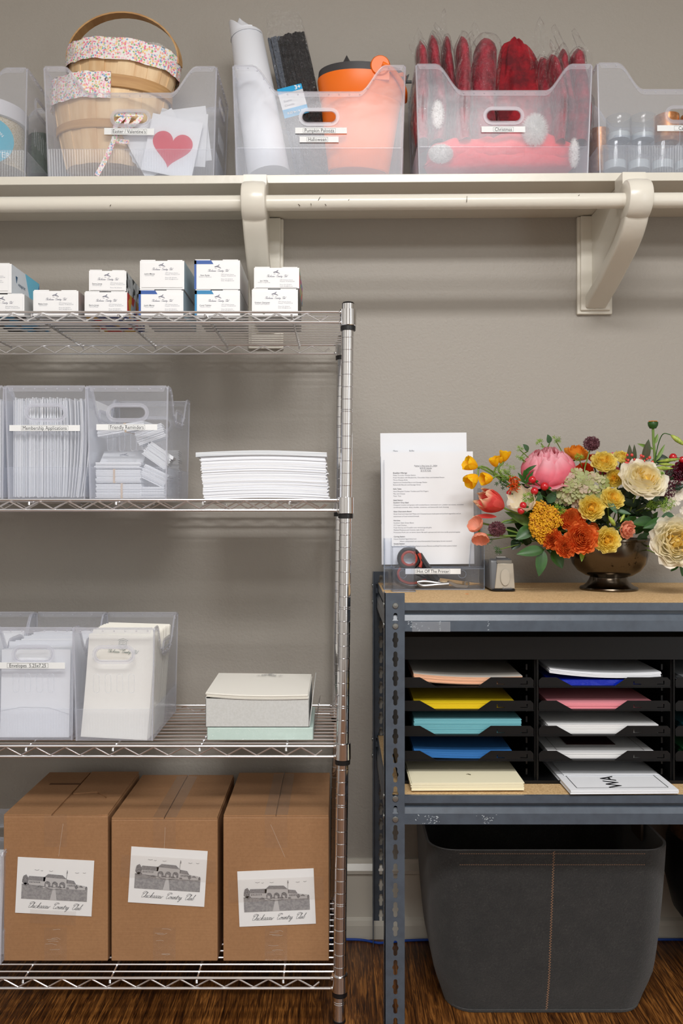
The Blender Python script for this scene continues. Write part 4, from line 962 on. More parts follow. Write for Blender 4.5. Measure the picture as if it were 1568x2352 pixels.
# left partial bin contents
x0_ = c0.location.x
for k in range(14):
    o = protoL[(0.0, k % 3)].copy(); COL.objects.link(o); o['label'] = 'white booklet in the file bin cut by the left edge of the second wire shelf'; o['group'] = 'booklets in the bin cut by the left edge'
    o.location = (x0_+.073-.004*k, c0.location.y, z2+.003)
# friendly reminder card bundles
M_sheets = mk_sheets('card stack edges', col(244, 246, 248), col(200, 206, 212), 1500)
rx = c2.location.x; ry = c2.location.y
def bundle(x, y, z, w, d, h, rot, lab, band=True, prints=False, rx_=0, ry_=0, ply=None):
    t = thing('card_bundle', (x, y, z), lab, 'card bundle', 'rubber-banded card bundles in the Friendly Reminders bin'); t.rotation_euler = (rx_, ry_, rot)
    q = random.Random(int(x*1e4+z*1e4)); m = MB(); n = max(3, int(h/.0022))
    for k in range(n):
        a, b = q.gauss(0, .0009), q.gauss(0, .0012); zz = h*k/n; m.box(-w/2+a, w/2+a, -d/2+b, d/2+b, zz, zz+h/n*.86)
    m.build('cards', M_paper, t, kind='stuff')
    if band:
        m = MB(); bx = q.uniform(-.01, .015)
        m.box(bx-.002, bx+.002, -d/2-.002, d/2+.002, -.0008, h+.0012); m.build('rubber_band', M_brass, t)
    if prints:
        m = MB(T(0, 0, h+.0006)); emblem(m, .02, T(0, .018, 0), 1)
        for i, s in enumerate(('This is a friendly reminder for using your Chickasaw', 'Country Club membership and being a good member.', 'For more information call the front office.')): m.text(s, .0030, T(0, -.002-.006*i, 0), mi=0)
        m.build('print', [M_greyprint, pm('navy print', col(62, 66, 92), .6)], t)
fy = ry-.070
bundle(rx-.024, fy, z2+.0025, .096, .085, .030, .02, 'lowest banded card bundle at the left of the Friendly Reminders bin')
bundle(rx-.023, fy, z2+.0350, .095, .085, .028, -.02, 'second banded card bundle from the bottom of the Friendly Reminders bin')
bundle(rx-.025, fy, z2+.0655, .096, .085, .013, .01, 'thin card bundle above the two banded ones in the Friendly Reminders bin', band=False)
bundle(rx-.027, fy+.008, z2+.083, .094, .07, .004, .0, 'printed reminder cards lying open on top of the left-hand bundles', band=False, prints=True, rx_=.62)
bundle(rx-.020, fy+.010, z2+.143, .105, .060, .018, -.12, 'card bundle with a tan rubber band leaning above the printed cards', ry_=-.16)
bundle(rx+.043, fy+.0, z2+.125, .060, .060, .030, .1, 'loose fanned card bundle high on the right of the Friendly Reminders bin', band=False, ry_=-.35)
bundle(rx+.044, fy+.0, z2+.080, .058, .060, .034, .1, 'tilted card bundle in the middle of the right column', band=False, ry_=.62)
bundle(rx+.044, fy, z2+.036, .056, .07, .030, 0, 'steeply tilted card bundle above the lowest right one', band=False, ry_=.45)
bundle(rx+.048, fy, z2+.0025, .052, .08, .024, .0, 'lowest card bundle in the right column of the Friendly Reminders bin', band=False)
bundle(rx+.030, ry+.06, z2+.0025, .09, .09, .11, .1, 'tall pile of cards at the back of the Friendly Reminders bin', band=False)
# envelope stack
rr = random.Random(9); ex = (612-X0)*1.80/F; ez = SHELF_Z[1]+.0006
def envelope_obj(w, d, h, sag):
    m = MB(); n = 14; rings = []
    for i in range(n+1):
        t = i/n; z = sag*sin(pi*t); x = -w/2+w*t; rings.append([(x, -d/2, z), (x, d/2, z), (x, d/2, z+h), (x, -d/2, z+h)])
    return m.loft(rings)
EN = 38; eh = .0905/EN
protos = [envelope_obj(.262+.002*k, .12, eh*.96, .0045).build('flat_envelope', M_paper if k != 1 else M_paper2, label='flat white envelope in the tall pile on the second wire shelf', cat='envelope', group='envelopes piled on the second wire shelf') for k in range(3)]
for k in range(EN):
    o = protos[k] if k < 3 else protos[k % 3].copy()
    if k >= 3: COL.objects.link(o)
    o.location = (ex+rr.gauss(0, .0009)-.0022*k/10, 1.795+.065+rr.gauss(0, .0006), ez+eh*k); o.rotation_euler = (0, 0, rr.gauss(0, .003))
    if k < 6: o.scale = (1, 1, 1)
top = envelope_obj(.276, .13, .0095, .0045).build('folded_flyer_pile', M_sheets, label='thicker folded white sheets lying on top of the envelope pile', cat='paper', loc=(ex-.011, 1.862, ez+eh*EN), smooth=False)
# ---------------- third wire shelf ----------------
z3 = SHELF_Z[2]+.0023
def sheet(name, loc, w, h, mat, lab, cat, grp, tilt, rz=0, th=.0012, bow=.0, ry=0):
    m = MB(); n = 6; rings = []
    for i in range(n+1):
        v = i/n; yb = bow*sin(pi*v); rings.append([(-w/2, yb, h*v), (w/2, yb, h*v), (w/2, yb+th, h*v), (-w/2, yb+th, h*v)])
    m.loft(rings); o = m.build(name, mat, label=lab, cat=cat, group=grp, loc=loc); o.rotation_euler = (-tilt, ry, rz); return o
ex_ = c3.location.x; ey_ = c3.location.y-LD/2
for k in range(22):
    q = random.Random(k); hh = .184
    o = sheet('white_envelope', (ex_-.003+q.gauss(0, .0015)+(.004 if k > 9 else 0), ey_+.012+k*.0100, z3+.004), .146, hh+ (.012*q.random() if k > 4 else 0), M_paper2 if k % 2 else M_paper, 'white envelope standing in the Envelopes 5.25x7.25 bin', 'envelope', 'envelopes in the 5.25x7.25 bin', .06+.012*k*.5, 0, .0016, .004 if k > 6 else .001, q.gauss(0, .012) if k > 1 else 0)
    if k == 0: e0 = o
# flap line on the first envelope
m = MB(T(0, -.0006, 0) @ UP); m.ribbon([(-.073, .055), (-.03, .063), (.03, .062), (.073, .048)], .0006); m.build('flap_edge', M_paleprint, e0)
ex_ = c4.location.x; ey_ = c4.location.y-LD/2
L0 = None
for k in range(20):
    q = random.Random(k+50)
    o = sheet('cream_letterhead', (ex_-.001+.006*min(k, 8)/8+q.gauss(0, .0006), ey_+.0075+k*.0072, z3+.004), .140, .212+(.008 if k > 3 else 0)+.004*q.random(), M_cream, 'cream letterhead sheet standing in the unlabelled bin on the third wire shelf', 'paper', 'cream letterhead in the unlabelled bin', .10+.006*k, 0, .0012, .003, .055 if k < 3 else .03)
    if k == 0: L0 = o
L0['label'] = 'frontmost cream letterhead sheet with green crest and script club name'; L0['group'] = 'cream letterhead in the unlabelled bin'
m = MB(T(.003, -.0008, .188) @ UP); script(m, CLUB, .064, T(0, -.010, 0), 0, .12, 3)
sh_ = [(-.008, .008), (0, .011), (.008, .008), (.008, -.001), (0, -.008), (-.008, -.001), (-.008, .008)]
m.ribbon(sh_, .0007, T(0, .006, 0)); m.ribbon([(p[0]*.7, p[1]*.7) for p in sh_], .0005, T(0, .006, 0)); m.ribbon([(-.011, .010), (0, .0145), (.011, .010)], .0006, T(0, .006, 0)); m.ribbon([(-.012, -.002), (-.004, -.010), (0, -.009), (.004, -.010), (.012, -.002)], .0006, T(0, .006, 0)); m.ribbon([(-.003, -.002), (0, .006), (.003, -.002)], .0006, T(0, .006, 0)); m.ribbon([(-.005, .002), (.005, .002)], .0005, T(0, .006, 0))
m.build('crest_print', pm('green crest print', col(110, 128, 122), .6), L0)
for k in range(10):
    sheet('white_envelope', (c5.location.x, c5.location.y-LD/2+.10+k*.012, z3+.004), .146, .19+.003*(k % 3), M_paper, 'white envelope in the far-left bin of the third wire shelf', 'envelope', 'envelopes in the far-left bin of the third shelf', .12)
for k in range(8):
    sheet('white_envelope', (c6.location.x, c6.location.y-LD/2+.02+k*.02, zs4+.006), .146, .17, M_paper, 'white envelope in the bin left of the cardboard boxes', 'envelope', 'envelopes in the bin beside the cardboard boxes', .12)
# stationery box, sheets and ream
def gx(px, d): return (px-X0)*d/F
zz = SHELF_Z[2]+.0006
xr0, xr1 = gx(475, 1.80), gx(719, 1.80)
rm = thing('paper_ream', ((xr0+xr1)/2, 1.80+.095, zz), 'pale green plastic-wrapped ream under the grey stationery box', 'paper ream')
w = xr1-xr0
m = MB(); m.rbox(-w/2, w/2, -.095, .095, 0, .0265, .003); m.build('wrapped_ream', M_ream, rm, smooth=True)
m = MB(); m.grid(lambda u, v: Vector((w/2+.0015+.010*sin(pi*v)*u+.004*v, -.07+.15*v+.002*sin(9*u), .004+(.022+.045*sin(pi*(v*.8+.1)))*u)), 8, 14); m.grid(lambda u, v: Vector((-w/2-.001+(w+.002)*u, -.0965+.0008*sin(31*u+5*v), .001+.026*v)), 24, 4); m.build('loose_wrap_end', M_bag, rm, smooth='full')
bx0, bx1 = gx(472, 1.802), gx(710, 1.802)
w = bx1-bx0; hb = .0665
sb = thing('stationery_box', ((bx0+bx1)/2, 1.801+.092, zz+.0275), 'grey chipboard stationery box resting on the green ream', 'box')
m = MB(); t = .0018; m.box(-w/2, w/2, -.092, -.092+t, 0, hb-.006); m.box(-w/2, w/2, .092-t, .092, 0, hb); m.box(-w/2, -w/2+t, -.092, .092, 0, hb-.003); m.box(w/2-t, w/2, -.092, .092, 0, hb-.001); m.box(-w/2, w/2, -.092, .092, 0, t)
m.build('box_tray', M_greyboard, sb, bevel=.0006)
m = MB(T(w/2-.001, -.06, 0) @ RY(.12)); m.box(0, .0016, -.03, .16, .002, hb+.012); m.build('side_flap', M_greyboard, sb)
ls = thing('letterhead_pile', (sb.location.x, sb.location.y, zz+.0275), 'curling letterhead sheets overfilling the grey stationery box', 'paper')
m = MB()
def shf(k):
    o_ = random.Random(k); a, b = o_.gauss(0, .0008), o_.gauss(0, .0008); rings = []
    for i in range(13):
        t = i/12; x = -w/2+.001+(w-.004)*t; r_ = []
        for j in range(9):
            v = j/8; z = .004+hb-.010+k*.0011+.010*(v)*(1-.25*t)+.0018*sin(pi*t)*(-1)*(1-v)+.003*(1-t)**3*(1-v)*1.5
            r_.append((x+a+.002*v, -.094+b+.182*v, z))
        r_ += [(p[0], p[1], p[2]+.0008) for p in reversed(r_)]
        rings.append(r_)
    m.loft(rings)
m.box(-w/2+.004, w/2-.004, -.088, .088, .003, hb-.012)
for k in range(8): shf(k)
pl_ = m.build('sheets', M_cream, ls, kind='stuff')
m = MB(T(.012, .064, hb+.0135) @ RX(.055)); emblem(m, .036, T(0, .0, 0)); script(m, CLUB, .06, T(0, -.010, 0), 0, .12, 3); m.build('print', M_greyprint, pl_)
# ---------------- cardboard boxes ----------------
z4 = SHELF_Z[3]+.0006
def engraving(mb, w, h):
    """clubhouse engraving, centred; drawn in XY"""
    L = lambda k: T(0, 0, .0002*k)
    x0, x1 = -w*.43, w*.43; y0, yh = -h*.24, h*.02
    mb.prism([(x0, y0), (x1, y0), (x1, yh-.002), (0, yh-.004), (x0, yh+.001)], (), .0001, L(1), 0)
    mb.prism([(-w*.055, y0), (w*.035, y0), (w*.012, yh-.006), (-w*.020, yh-.006)], (), .0001, L(2), 3)
    mb.prism([(-w*.36, yh-.002), (-w*.13, yh-.004), (-w*.13, h*.12), (-w*.36, h*.13)], (), .0001, L(2), 3)
    mb.prism([(-w*.36, h*.10), (-w*.13, h*.09), (-w*.12, h*.17), (-w*.34, h*.175)], (), .0001, L(3), 2)
    mb.prism([(-w*.15, yh-.006), (w*.16, yh-.006), (w*.16, h*.15), (w*.12, h*.17), (-w*.12, h*.19), (-w*.15, h*.16)], (), .0001, L(3), 3)
    mb.prism([(-w*.14, h*.165), (w*.15, h*.15), (w*.10, h*.215), (-w*.09, h*.225)], (), .0001, L(4), 2)
    mb.prism([(w*.155, yh-.006), (w*.30, yh-.006), (w*.30, h*.06), (w*.155, h*.08)], (), .0001, L(2), 3); mb.prism([(w*.155, h*.075), (w*.28, h*.06), (w*.25, h*.125), (w*.155, h*.14)], (), .0001, L(3), 2)
    for c in (-.095, .003, .10):
        a = [(w*c+w*.038*cos(t), h*.045+w*.038*sin(t)) for t in [pi*k/12 for k in range(13)]]
        mb.prism([(w*(c+.038), yh-.004)]+a+[(w*(c-.038), yh-.004)], (), .0001, L(4), 1); mb.prism([(w*(c+.012), yh-.003), (w*(c+.012), h*.035), (w*(c-.022), h*.05), (w*(c-.022), yh-.003)], (), .0001, L(5), 3 if c else 1)
    for k in range(7): mb.prism([(-w*.33+w*.021*k, h*.055), (-w*.318+w*.021*k, h*.055), (-w*.318+w*.021*k, h*.085), (-w*.33+w*.021*k, h*.085)], (), .0001, L(4), 1)
    for k in range(5): mb.prism([(w*.17+w*.02*k, h*.02), (w*.182+w*.02*k, h*.02), (w*.182+w*.02*k, h*.055), (w*.17+w*.02*k, h*.055)], (), .0001, L(4), 1)
    rr = random.Random(4)
    def blob(cx, cy, r, sy=1): mb.prism([(cx+r*cos(t)*(1+rr.uniform(-.15, .15)), cy+r*sy*sin(t)*(1+rr.uniform(-.15, .15))) for t in [2*pi*k/14 for k in range(14)]], (), .0001, L(5), 1)
    blob(-w*.385, h*.11, w*.042, 1.5); blob(-w*.37, h*.03, w*.035, .5); blob(w*.285, h*.02, w*.022, 1.2); blob(w*.415, h*.01, w*.014, 1.4); blob(w*.17, -h*.01, w*.022, .5); blob(-w*.19, -h*.0, w*.03, .35); blob(w*.06, h*.0, w*.03, .4); blob(-w*.045, h*.005, w*.025, .4)
    mb.prism([(w*.30, yh-.006), (w*.40, yh-.006), (w*.40, h*.04), (w*.30, h*.055)], (), .0001, L(2), 3); mb.prism([(w*.31, h*.02), (w*.38, h*.01), (w*.345, h*.05)], (), .0001, L(4), 1)
    mb.ribbon([(x0, yh+.0005), (-w*.1, yh-.003)], .0012, L(5), 1); mb.ribbon([(-w*.12, yh-.004), (-w*.03, yh-.0085), (w*.09, yh-.0055)], .0008, L(5), 1)
    mb.ribbon([(w*.150, h*.15), (w*.158, h*.31)], .0008, L(5), 1); mb.prism([(w*.150, h*.25), (w*.165, h*.26), (w*.162, h*.30), (w*.155, h*.31)], (), .0001, L(5), 1)
    for a, b, c in ((-.27, .29, .06), (-.19, .28, .03), (-.08, .28, .05), (.26, .27, .05), (.36, .275, .04)): mb.ribbon([(w*a, h*b), (w*(a+c*.5), h*b-.001), (w*(a+c), h*b+.0003)], .0008, L(1), 2)
    script(mb, CLUB, w*.70, T(w*.0, -h*.395, .0002), 4, .095, 5)
def carton(x0, x1, yt, lab, crd, dep, d=1.822, rz=0, torn=False, tape=True):
    w = gx(x1, d)-gx(x0, d); h = H0+(Y0-yt)*d/F-z4; t = thing('cardboard_box', ((gx(x0, d)+gx(x1, d))/2, d+dep/2, z4), lab, 'cardboard box', 'cardboard boxes on the bottom wire shelf', rz)
    m = MB(); q = .0035; m.box(-w/2, w/2, -dep/2, dep/2, 0, h-.0045)
    m.build('carton_body', M_card, t, bevel=.0018)
    m = MB(); g = .0012
    if torn:
        m.box(-w/2+.001, -g-.008, -dep/2+.0005, dep/2-.001, h-.0042, h-.0008, mi=0); 
        m.prism([(-g-.004, dep/2-.002), (w/2-.001, dep/2-.002), (w/2-.001, -dep/2+.004), (w*.40, -dep/2+.001), (w*.36, -dep*.12), (w*.27, -dep*.05), (w*.22, .0), (-g-.004, -.02), (-g-.004, -dep/2+.001), (-g-.004, .02)][:6]+[(w*.22, 0), (-.004, -.01)], (), .0040, T(0, 0, h-.0042) @ RX(.010), 0)
        m.prism([(-g-.004, -dep/2+.0005), (w*.44, -dep/2+.0005), (w*.40, -dep*.2), (w*.31, -dep*.08), (w*.20, -.002), (-g-.004, -dep*.06)], (), .0020, T(0, 0, h-.0044), 0)
        m.box(-w*.36, -w*.03, dep*.17, dep*.21, h-.0009, h-.0004, mi=1)  # dark strip painted in for the shade inside the flap gap
    else:
        m.box(-w/2+.001, -g, -dep/2+.0005, dep/2-.001, h-.0042, h, mi=0); m.box(g, w/2-.001, -dep/2+.0005, dep/2-.001, h-.0042, h, mi=0)
    m.build('top_flap', [M_card, M_flapgap], t)
    # glossy tape down the seam and over the front edge
    tp = MB(); tp.prism([(-.024, h-.07), (.024, h-.07), (.024, h-.001), (-.024, h-.001)], (), .0002, T(0, -dep/2-.0004, 0) @ UP); tp.build('packing_tape', M_box_tape, t)
    if not torn: tp = MB(); tp.box(-.025, .025, -dep/2+.001, dep/2-.01, h+.0001, h+.0003); tp.build('packing_tape', M_box_tape, t)
    tp = MB(); tp.box(-.024, .024, -dep/2-.0006, -dep/2-.0004, .001, .072); tp.build('packing_tape', M_box_tape, t)
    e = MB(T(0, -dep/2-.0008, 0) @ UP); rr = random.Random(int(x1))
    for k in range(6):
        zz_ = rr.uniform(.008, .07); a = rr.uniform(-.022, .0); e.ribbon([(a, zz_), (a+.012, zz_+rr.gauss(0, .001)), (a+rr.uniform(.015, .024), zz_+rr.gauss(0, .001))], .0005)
    e.ribbon([(rr.uniform(-.02, .02), h-.02), (rr.uniform(-.02, .02), h-.09)], .0004); e.build('tape_crease_shine', M_tapeshine, t)  # pale strokes along the tape creases, their shine painted as colour
    px, py, cw, ch, a = crd
    m_ = T(gx(px, d)-t.location.x, -dep/2-.0010, H0+(Y0-py)*d/F-z4) @ RY(a)
    c = MB(m_); c.box(-cw/2, cw/2, -.0005, .0003, -ch/2, ch/2); co = c.build('picture_card', M_cardstock, t)
    e = MB(m_ @ T(0, -.0007, 0) @ UP); engraving(e, cw, ch); e.build('engraving_print', [M_lawn, M_tree, M_roof, M_body, pm('charcoal print', col(70, 70, 76), .6)], co)
    tp = MB(m_ @ T(0, -.0022, 0)); tp.box(-cw*.62, cw*.62, -.0001, 0, -.006, .042) if x0 > 200 else tp.box(-cw*.3, cw*.3, -.0001, 0, -ch/2-.02, -ch/2+.01); tp.build('card_tape', M_box_tape, co)
    return t
carton(8, 247.5, 1870, 'left cardboard box with a torn, overlapping top flap', (126, 2036, .163, .119, .050), .290, torn=True)
carton(255.5, 499.5, 1878, 'middle cardboard box, its picture card stuck highest', (385.5, 2013, .163, .119, .062), .290)
carton(512.5, 755, 1872, 'right cardboard box beside the chrome post, picture card tilted upward', (635, 2061, .163, .118, -.042), .290)
# ---------------- grey rack: sorter ----------------
zb2 = ZB2+.0008+.0003
SD = 1.776
def sorter():
    t = thing('literature_sorter', (.52, SD+.15, zb2), 'black metal multi-slot literature sorter on the lower board', 'paper sorter'); O = off(t)
    xs = [gx(920, SD)-.0, gx(1234, SD), gx(1548, SD), gx(1862, SD)]
    ztp = H0-.272; b = SD+.300
    m = MB(O); m.box(xs[0]-.004, xs[3]+.004, SD-.002, b, ztp-.002, ztp); m.box(xs[0]-.004, xs[3]+.004, SD-.004, SD-.002, ztp-.047, ztp); m.box(xs[0]-.004, xs[3]+.004, b, b+.002, zb2, ztp)
    m.box(xs[0]-.004, xs[3]+.004, SD, b, zb2, zb2+.0015); m.box(xs[0]-.004, xs[3]+.004, SD-.002, SD, zb2, zb2+.006)
    m.build('sorter_case', M_sorter, t)
    for x in xs:
        m = MB(O); m.box(x-.0013, x+.0013, SD+.001, b, zb2+.001, ztp-.001); m.box(x-.0045, x+.0045, SD+.010, SD+.012, zb2+.001, ztp-.05)
        for k in range(12): m.box(x+.020*-1, x-.0165, SD+.02, SD+.022, zb2+.012+.022*k, zb2+.024+.022*k)
        m.build('divider', M_sorter, t)
    zl = [H0-.377, H0-.4255, H0-.478, H0-.530]
    for ci in range(3):
        xa, xb = xs[ci]+.003, xs[ci+1]-.008
        for z in zl:
            m = MB(O); m.box(xa, xb, SD+.002, b-.004, z, z+.0012)
            W_ = xb-xa
            fr_ = [(0, 0), (W_, 0), (W_, .014), (W_-.006, .020), (W_*.675, .020), (W_*.575, .001), (W_*.26, .001), (W_*.135, .020), (.006, .020), (0, .014)]
            ho = [[(W_*.72, .005), (W_*.78, .005), (W_*.78, .0065), (W_*.728, .0065), (W_*.728, .012), (W_*.72, .012)], [(W_*.90, .005), (W_*.955, .005), (W_*.955, .013), (W_*.947, .013), (W_*.947, .0065), (W_*.90, .0065)]]
            m.prism(fr_, ho, .0012, T(xa, SD+.002, z) @ UP); m.box(xa, xb, SD-.002, SD+.002, z-.001, z+.0006)
            m.build('slot_tray', M_sorter, t)
    return xs, zl
XS, ZL = sorter()
def pile(x0, x1, yb, z, h, d0, lab, mat, matside, dep=.275, curl=0, rz=0, nlay=None, sub=None, name='paper_pile', sagv=0.0):
    """x0,x1 pixels of the front edge, d0 its depth"""
    xa, xb = gx(x0, d0), gx(x1, d0); w = xb-xa; t = thing(name, ((xa+xb)/2, d0, z), lab, 'paper', None, rz)
    m = MB(); n = nlay or max(2, int(h/.0018)); q = random.Random(int(abs(x0)*7+z*1000))
    for k in range(n):
        dx, dy = q.gauss(0, .0006), abs(q.gauss(0, .0012)); rings = []
        for i in range(11):
            s = i/10; zc_ = h*k/n+curl*(1-s)**3+curl*.35*s**4-sagv*sin(pi*s)*0; x = -w/2+w*s+dx
            rings.append([(x, dy, zc_), (x+.0*s, dep, zc_), (x, dep, zc_+h/n*.84), (x, dy, zc_+h/n*.84)])
        m.loft(rings)
    m.build('sheets', mat if matside is None else mat, t, kind='stuff')
    if sub: sub(t, w, h, dep)
    return t
C = lambda n, a: pm(n, a, .75)
def peach_top(t, w, h, dep):
    m = MB(); rings = []
    for i in range(11):
        s = i/10; z = h+.009*(1-s)**3+.00315*s**4; x = -w/2+w*s; rings.append([(x, .001, z), (x, dep, z), (x, dep, z+.0004), (x, .001, z+.0004)])
    m.loft(rings); m.build('grey_top_sheet', C('warm grey paper', col(206, 200, 190)), t)
e0_ = .0016
pile(950, 1200, 0, ZL[0]+e0_, .016, 1.784, 'peach paper pile in the top left slot of the sorter', C('peach paper', col(240, 186, 150)), None, curl=.009, sub=peach_top)
pile(952, 1184, 0, ZL[1]+e0_, .013, 1.784, 'yellow paper pile in the left column of the sorter', C('yellow paper', col(240, 206, 12)), None)
pile(951, 1197, 0, ZL[2]+e0_, .030, 1.784, 'thick pale teal paper pile in the left column', C('teal paper', col(120, 188, 198)), None)
pile(951, 1178, 0, ZL[3]+e0_, .012, 1.784, 'blue paper pile in the left column of the sorter', C('mid blue paper', col(48, 116, 184)), None, curl=.004)
t = pile(944, 1203, 0, zb2+.0025, .016, 1.722, 'cream paper pile jutting out at the bottom left of the sorter', C('ivory paper', col(246, 238, 206)), None, rz=.012, nlay=7, dep=.29)
m = MB(T(.01, .05, .0165)); m.prism([(-.005, .001), (-.001, .0025), (.004, -.002), (.005, .000), (0, .004)], (), .0006); m.build('leaf_scrap', pm('dry scrap', col(92, 86, 60), .7), t)
t = pile(1262, 1518, 0, ZL[0]+.016, .010, 1.784, 'white paper pile curling upward in the top right slot', M_paper, None, curl=.012)
pile(1262, 1500, 0, ZL[0]+e0_, .0135, 1.784, 'royal blue wrapped ream under white sheets in the top right slot', pm('royal blue ream', col(10, 40, 170), .3, bump=(60, .4, .005), coat=.6), None, nlay=1)
pile(1262, 1504, 0, ZL[1]+e0_, .013, 1.784, 'pink paper pile in the second column of the sorter', C('pink paper', col(240, 150, 160)), None)
pile(1258, 1512, 0, ZL[2]+e0_, .019, 1.784, 'white paper pile below the pink one in the second column', M_cardstock, None)
def lam(t, w, h, dep):
    m = MB(T(0, 0, h+.0004)); m.box(-.06, .045, .06, .16, 0, .0008); m.build('dark_card', pm('dark maroon card', col(60, 26, 26), .5), t)
    m = MB(T(0, 0, h+.0006)); rect_outline(m, -w/2+.02, w/2-.02, .018, .26, .0008, None); m.build('border_print', M_blackprint, t)
pile(1262, 1508, 0, ZL[3]+e0_, .012, 1.784, 'white bordered sheets with a dark maroon card, fourth slot down', M_cardstock, None, sub=lam)
def wa(t, w, h, dep):
    m = MB(T(0, 0, h+.0006)); rect_outline(m, -w/2+.016, w/2-.016, .014, .24, .0011, None)
    m.text('WA', .042, T(-.010, .050, 0) @ RZ(pi/2), mi=0, align='CENTER', bold=.0003); m.build('print', M_blackprint, t)
    m = MB(T(0, 0, h+.0009)); m.box(-w/2+.012, w/2-.006, .090, .27, 0, .0012); m.build('white_cover_sheet', M_paper, t)
pile(1310, 1560, 0, zb2+.0025, .008, 1.701, 'white laminated sheets printed WA jutting out under the second column', M_paper, None, sub=wa, nlay=4, rz=.02, dep=.29)
pile(1578, 1800, 0, ZL[0]+e0_, .014, 1.784, 'grey paper pile in the third column at the right edge', C('pale grey paper', col(176, 180, 184)), None)
pile(1580, 1800, 0, ZL[2]+e0_, .014, 1.784, 'dark teal paper pile in the third column at the right edge', C('dark teal paper', col(20, 90, 100)), None)
pile(1580, 1800, 0, ZL[3]+e0_, .014, 1.784, 'green paper pile in the third column at the right edge', C('green paper', col(30, 110, 60)), None)
# ---------------- felt basket ----------------
bxc = (1262-X0)*1.96/F*.0+.452
fb = thing('felt_basket', (bxc, 1.985, .001), 'large charcoal felt storage basket with tan stitched seam', 'basket')
def rr_ring(hw, hd, r, z, n=7, dz=0):
    out = []
    for cx, cy, a0 in ((hw-r, -hd+r, -90), (hw-r, hd-r, 0), (-hw+r, hd-r, 90), (-hw+r, -hd+r, 180)):
        for k in range(n+1):
            a = radians(a0+90*k/n); x = cx+r*cos(a); y = cy+r*sin(a); out.append((x, y, z+dz*(x/hw)**2*0))
    return out
Hb = .366
def hwf(t): return .205+.062*t**.6*1.0 if t > 0 else .205
m = MB(); rings = []
for i in range(15):
    t = i/14; z = Hb*t; q = smooth_step(min(1, t*4)); rings.append(rr_ring(.228+.032*t**.7+.004*sin(pi*t)-.012*(1-q), .150+.032*t-.010*(1-q), .060, z))
for i in range(14, -1, -1):
    t = i/14; z = max(Hb*t, .006); q = smooth_step(min(1, t*4)); rings.append(rr_ring(.228+.032*t**.7+.004*sin(pi*t)-.012*(1-q)-.0055, .150+.032*t-.010*(1-q)-.0055, .055, z))
m.loft(rings); m.build('felt_wall', M_felt, fb, smooth=True)
def fy_(z):
    t = z/Hb; q = smooth_step(min(1, t*4)); return -(.150+.032*t-.010*(1-q))-.0006
m = MB(); z = .004; k = 0; pts = []
while z < Hb-.001: pts.append((.004+(-.0022 if k % 2 else .0022)-.0055*(1-z/Hb), fy_(z), z)); z += .0030; k += 1
m.tube(pts, .00055, 4); m.build('zigzag_stitch', M_stitch, fb)
for zz_, nm in ((Hb-.007, 'rim_stitch'), (Hb-.031, 'hem_stitch')):
    m = MB(); x = -.195
    while x < .195: m.box(x, x+.0030, fy_(zz_)-.0004, fy_(zz_)+.0003, zz_-.0003, zz_+.0003); x += .0048
    m.build(nm, M_stitch, fb)
m = MB(); m.loft([rr_ring(.212, .142, .055, .0), rr_ring(.214, .144, .055, .006)]); m.build('felt_base', M_felt, fb)
m = MB(); m.box(.236, .242, -.045, .02, Hb-.035, Hb+.006); m.build('leather_tab', M_leather, fb, bevel=.001)
# dark pot at the right
pt = thing('round_pot', (.945, 1.965, .075), 'dark round-bodied pot with a brown top, cut by the right edge', 'pot')
MB().lathe([(0, 0), (.06, .002), (.12, .03), (.165, .09), (.182, .16), (.178, .24), (.168, .27)], 48).build('pot_body', M_darkpot, pt, smooth=True)
MB().lathe([(.168, .262), (.172, .264), (.172, .282), (.150, .310), (.08, .335), (0, .34)], 48).build('brown_lid', M_brownpot, pt, smooth=True)
m = MB(T(0, 0, -.0735)); m.lathe([(.07, 0), (.075, .003), (.062, .0735), (.05, .0735)], 32); m.build('stand_ring', M_darkpot, pt, smooth=True)
# blue cable
cpts = [(-.9, 2.1485, .0035), (-.1, 2.1480, .0035), (.0, 2.148, .004), (.06, 2.146, .0035), (.098, 2.132, .0035), (.125, 2.134, .0035), (.24, 2.147, .0035), (.7, 2.147, .004), (1.9, 2.147, .0035)]
MB().tube(catmull(cpts, 8), .0030, 8).build('network_cable', M_cable, label='blue network cable lying along the foot of the baseboard', cat='cable', smooth=True)
# ---------------- things on the upper board ----------------
zt = ZB1+.0001
def acr(mb, x0, x1, y0, y1, z0, z1): mb.box(x0, x1, y0, y1, z0, z1)
hx = gx(997, 1.962); hd = thing('brochure_holder', (hx, 1.962, zt), 'clear acrylic two-tier brochure holder labelled Hot Off The Printer', 'brochure holder')
w = .115; m = MB()
m.box(-w, w, 0, .0022, .0, .048); m.box(-w, w, 0, .09, 0, .0022); m.box(-w, -w+.0022, 0, .05, 0, .118); m.box(w-.0022, w, 0, .05, 0, .118)
m.box(-w, w, .0, .0022, .048, .050)
m.prism([(-w, .05), (-w+.018, .05), (-w+.018, .118), (-w, .118)], (), .002, T(0, .032, 0) @ UP); m.prism([(w-.030, .05), (w, .05), (w, .118), (w-.022, .118), (w-.026, .112)], (), .002, T(0, .032, 0) @ UP)
m.box(-w+.002, w-.002, .030, .032, .048, .0505)
m.box(-w, w, .050, .0522, 0, .28); m.box(-w, -w+.0022, .03, .09, .05, .30); m.box(w-.0022, w, .03, .09, .05, .235)
m.box(-w, w, .088, .090, 0, .31); ho = m.build('acrylic_body', M_acryl, hd)
m = MB()
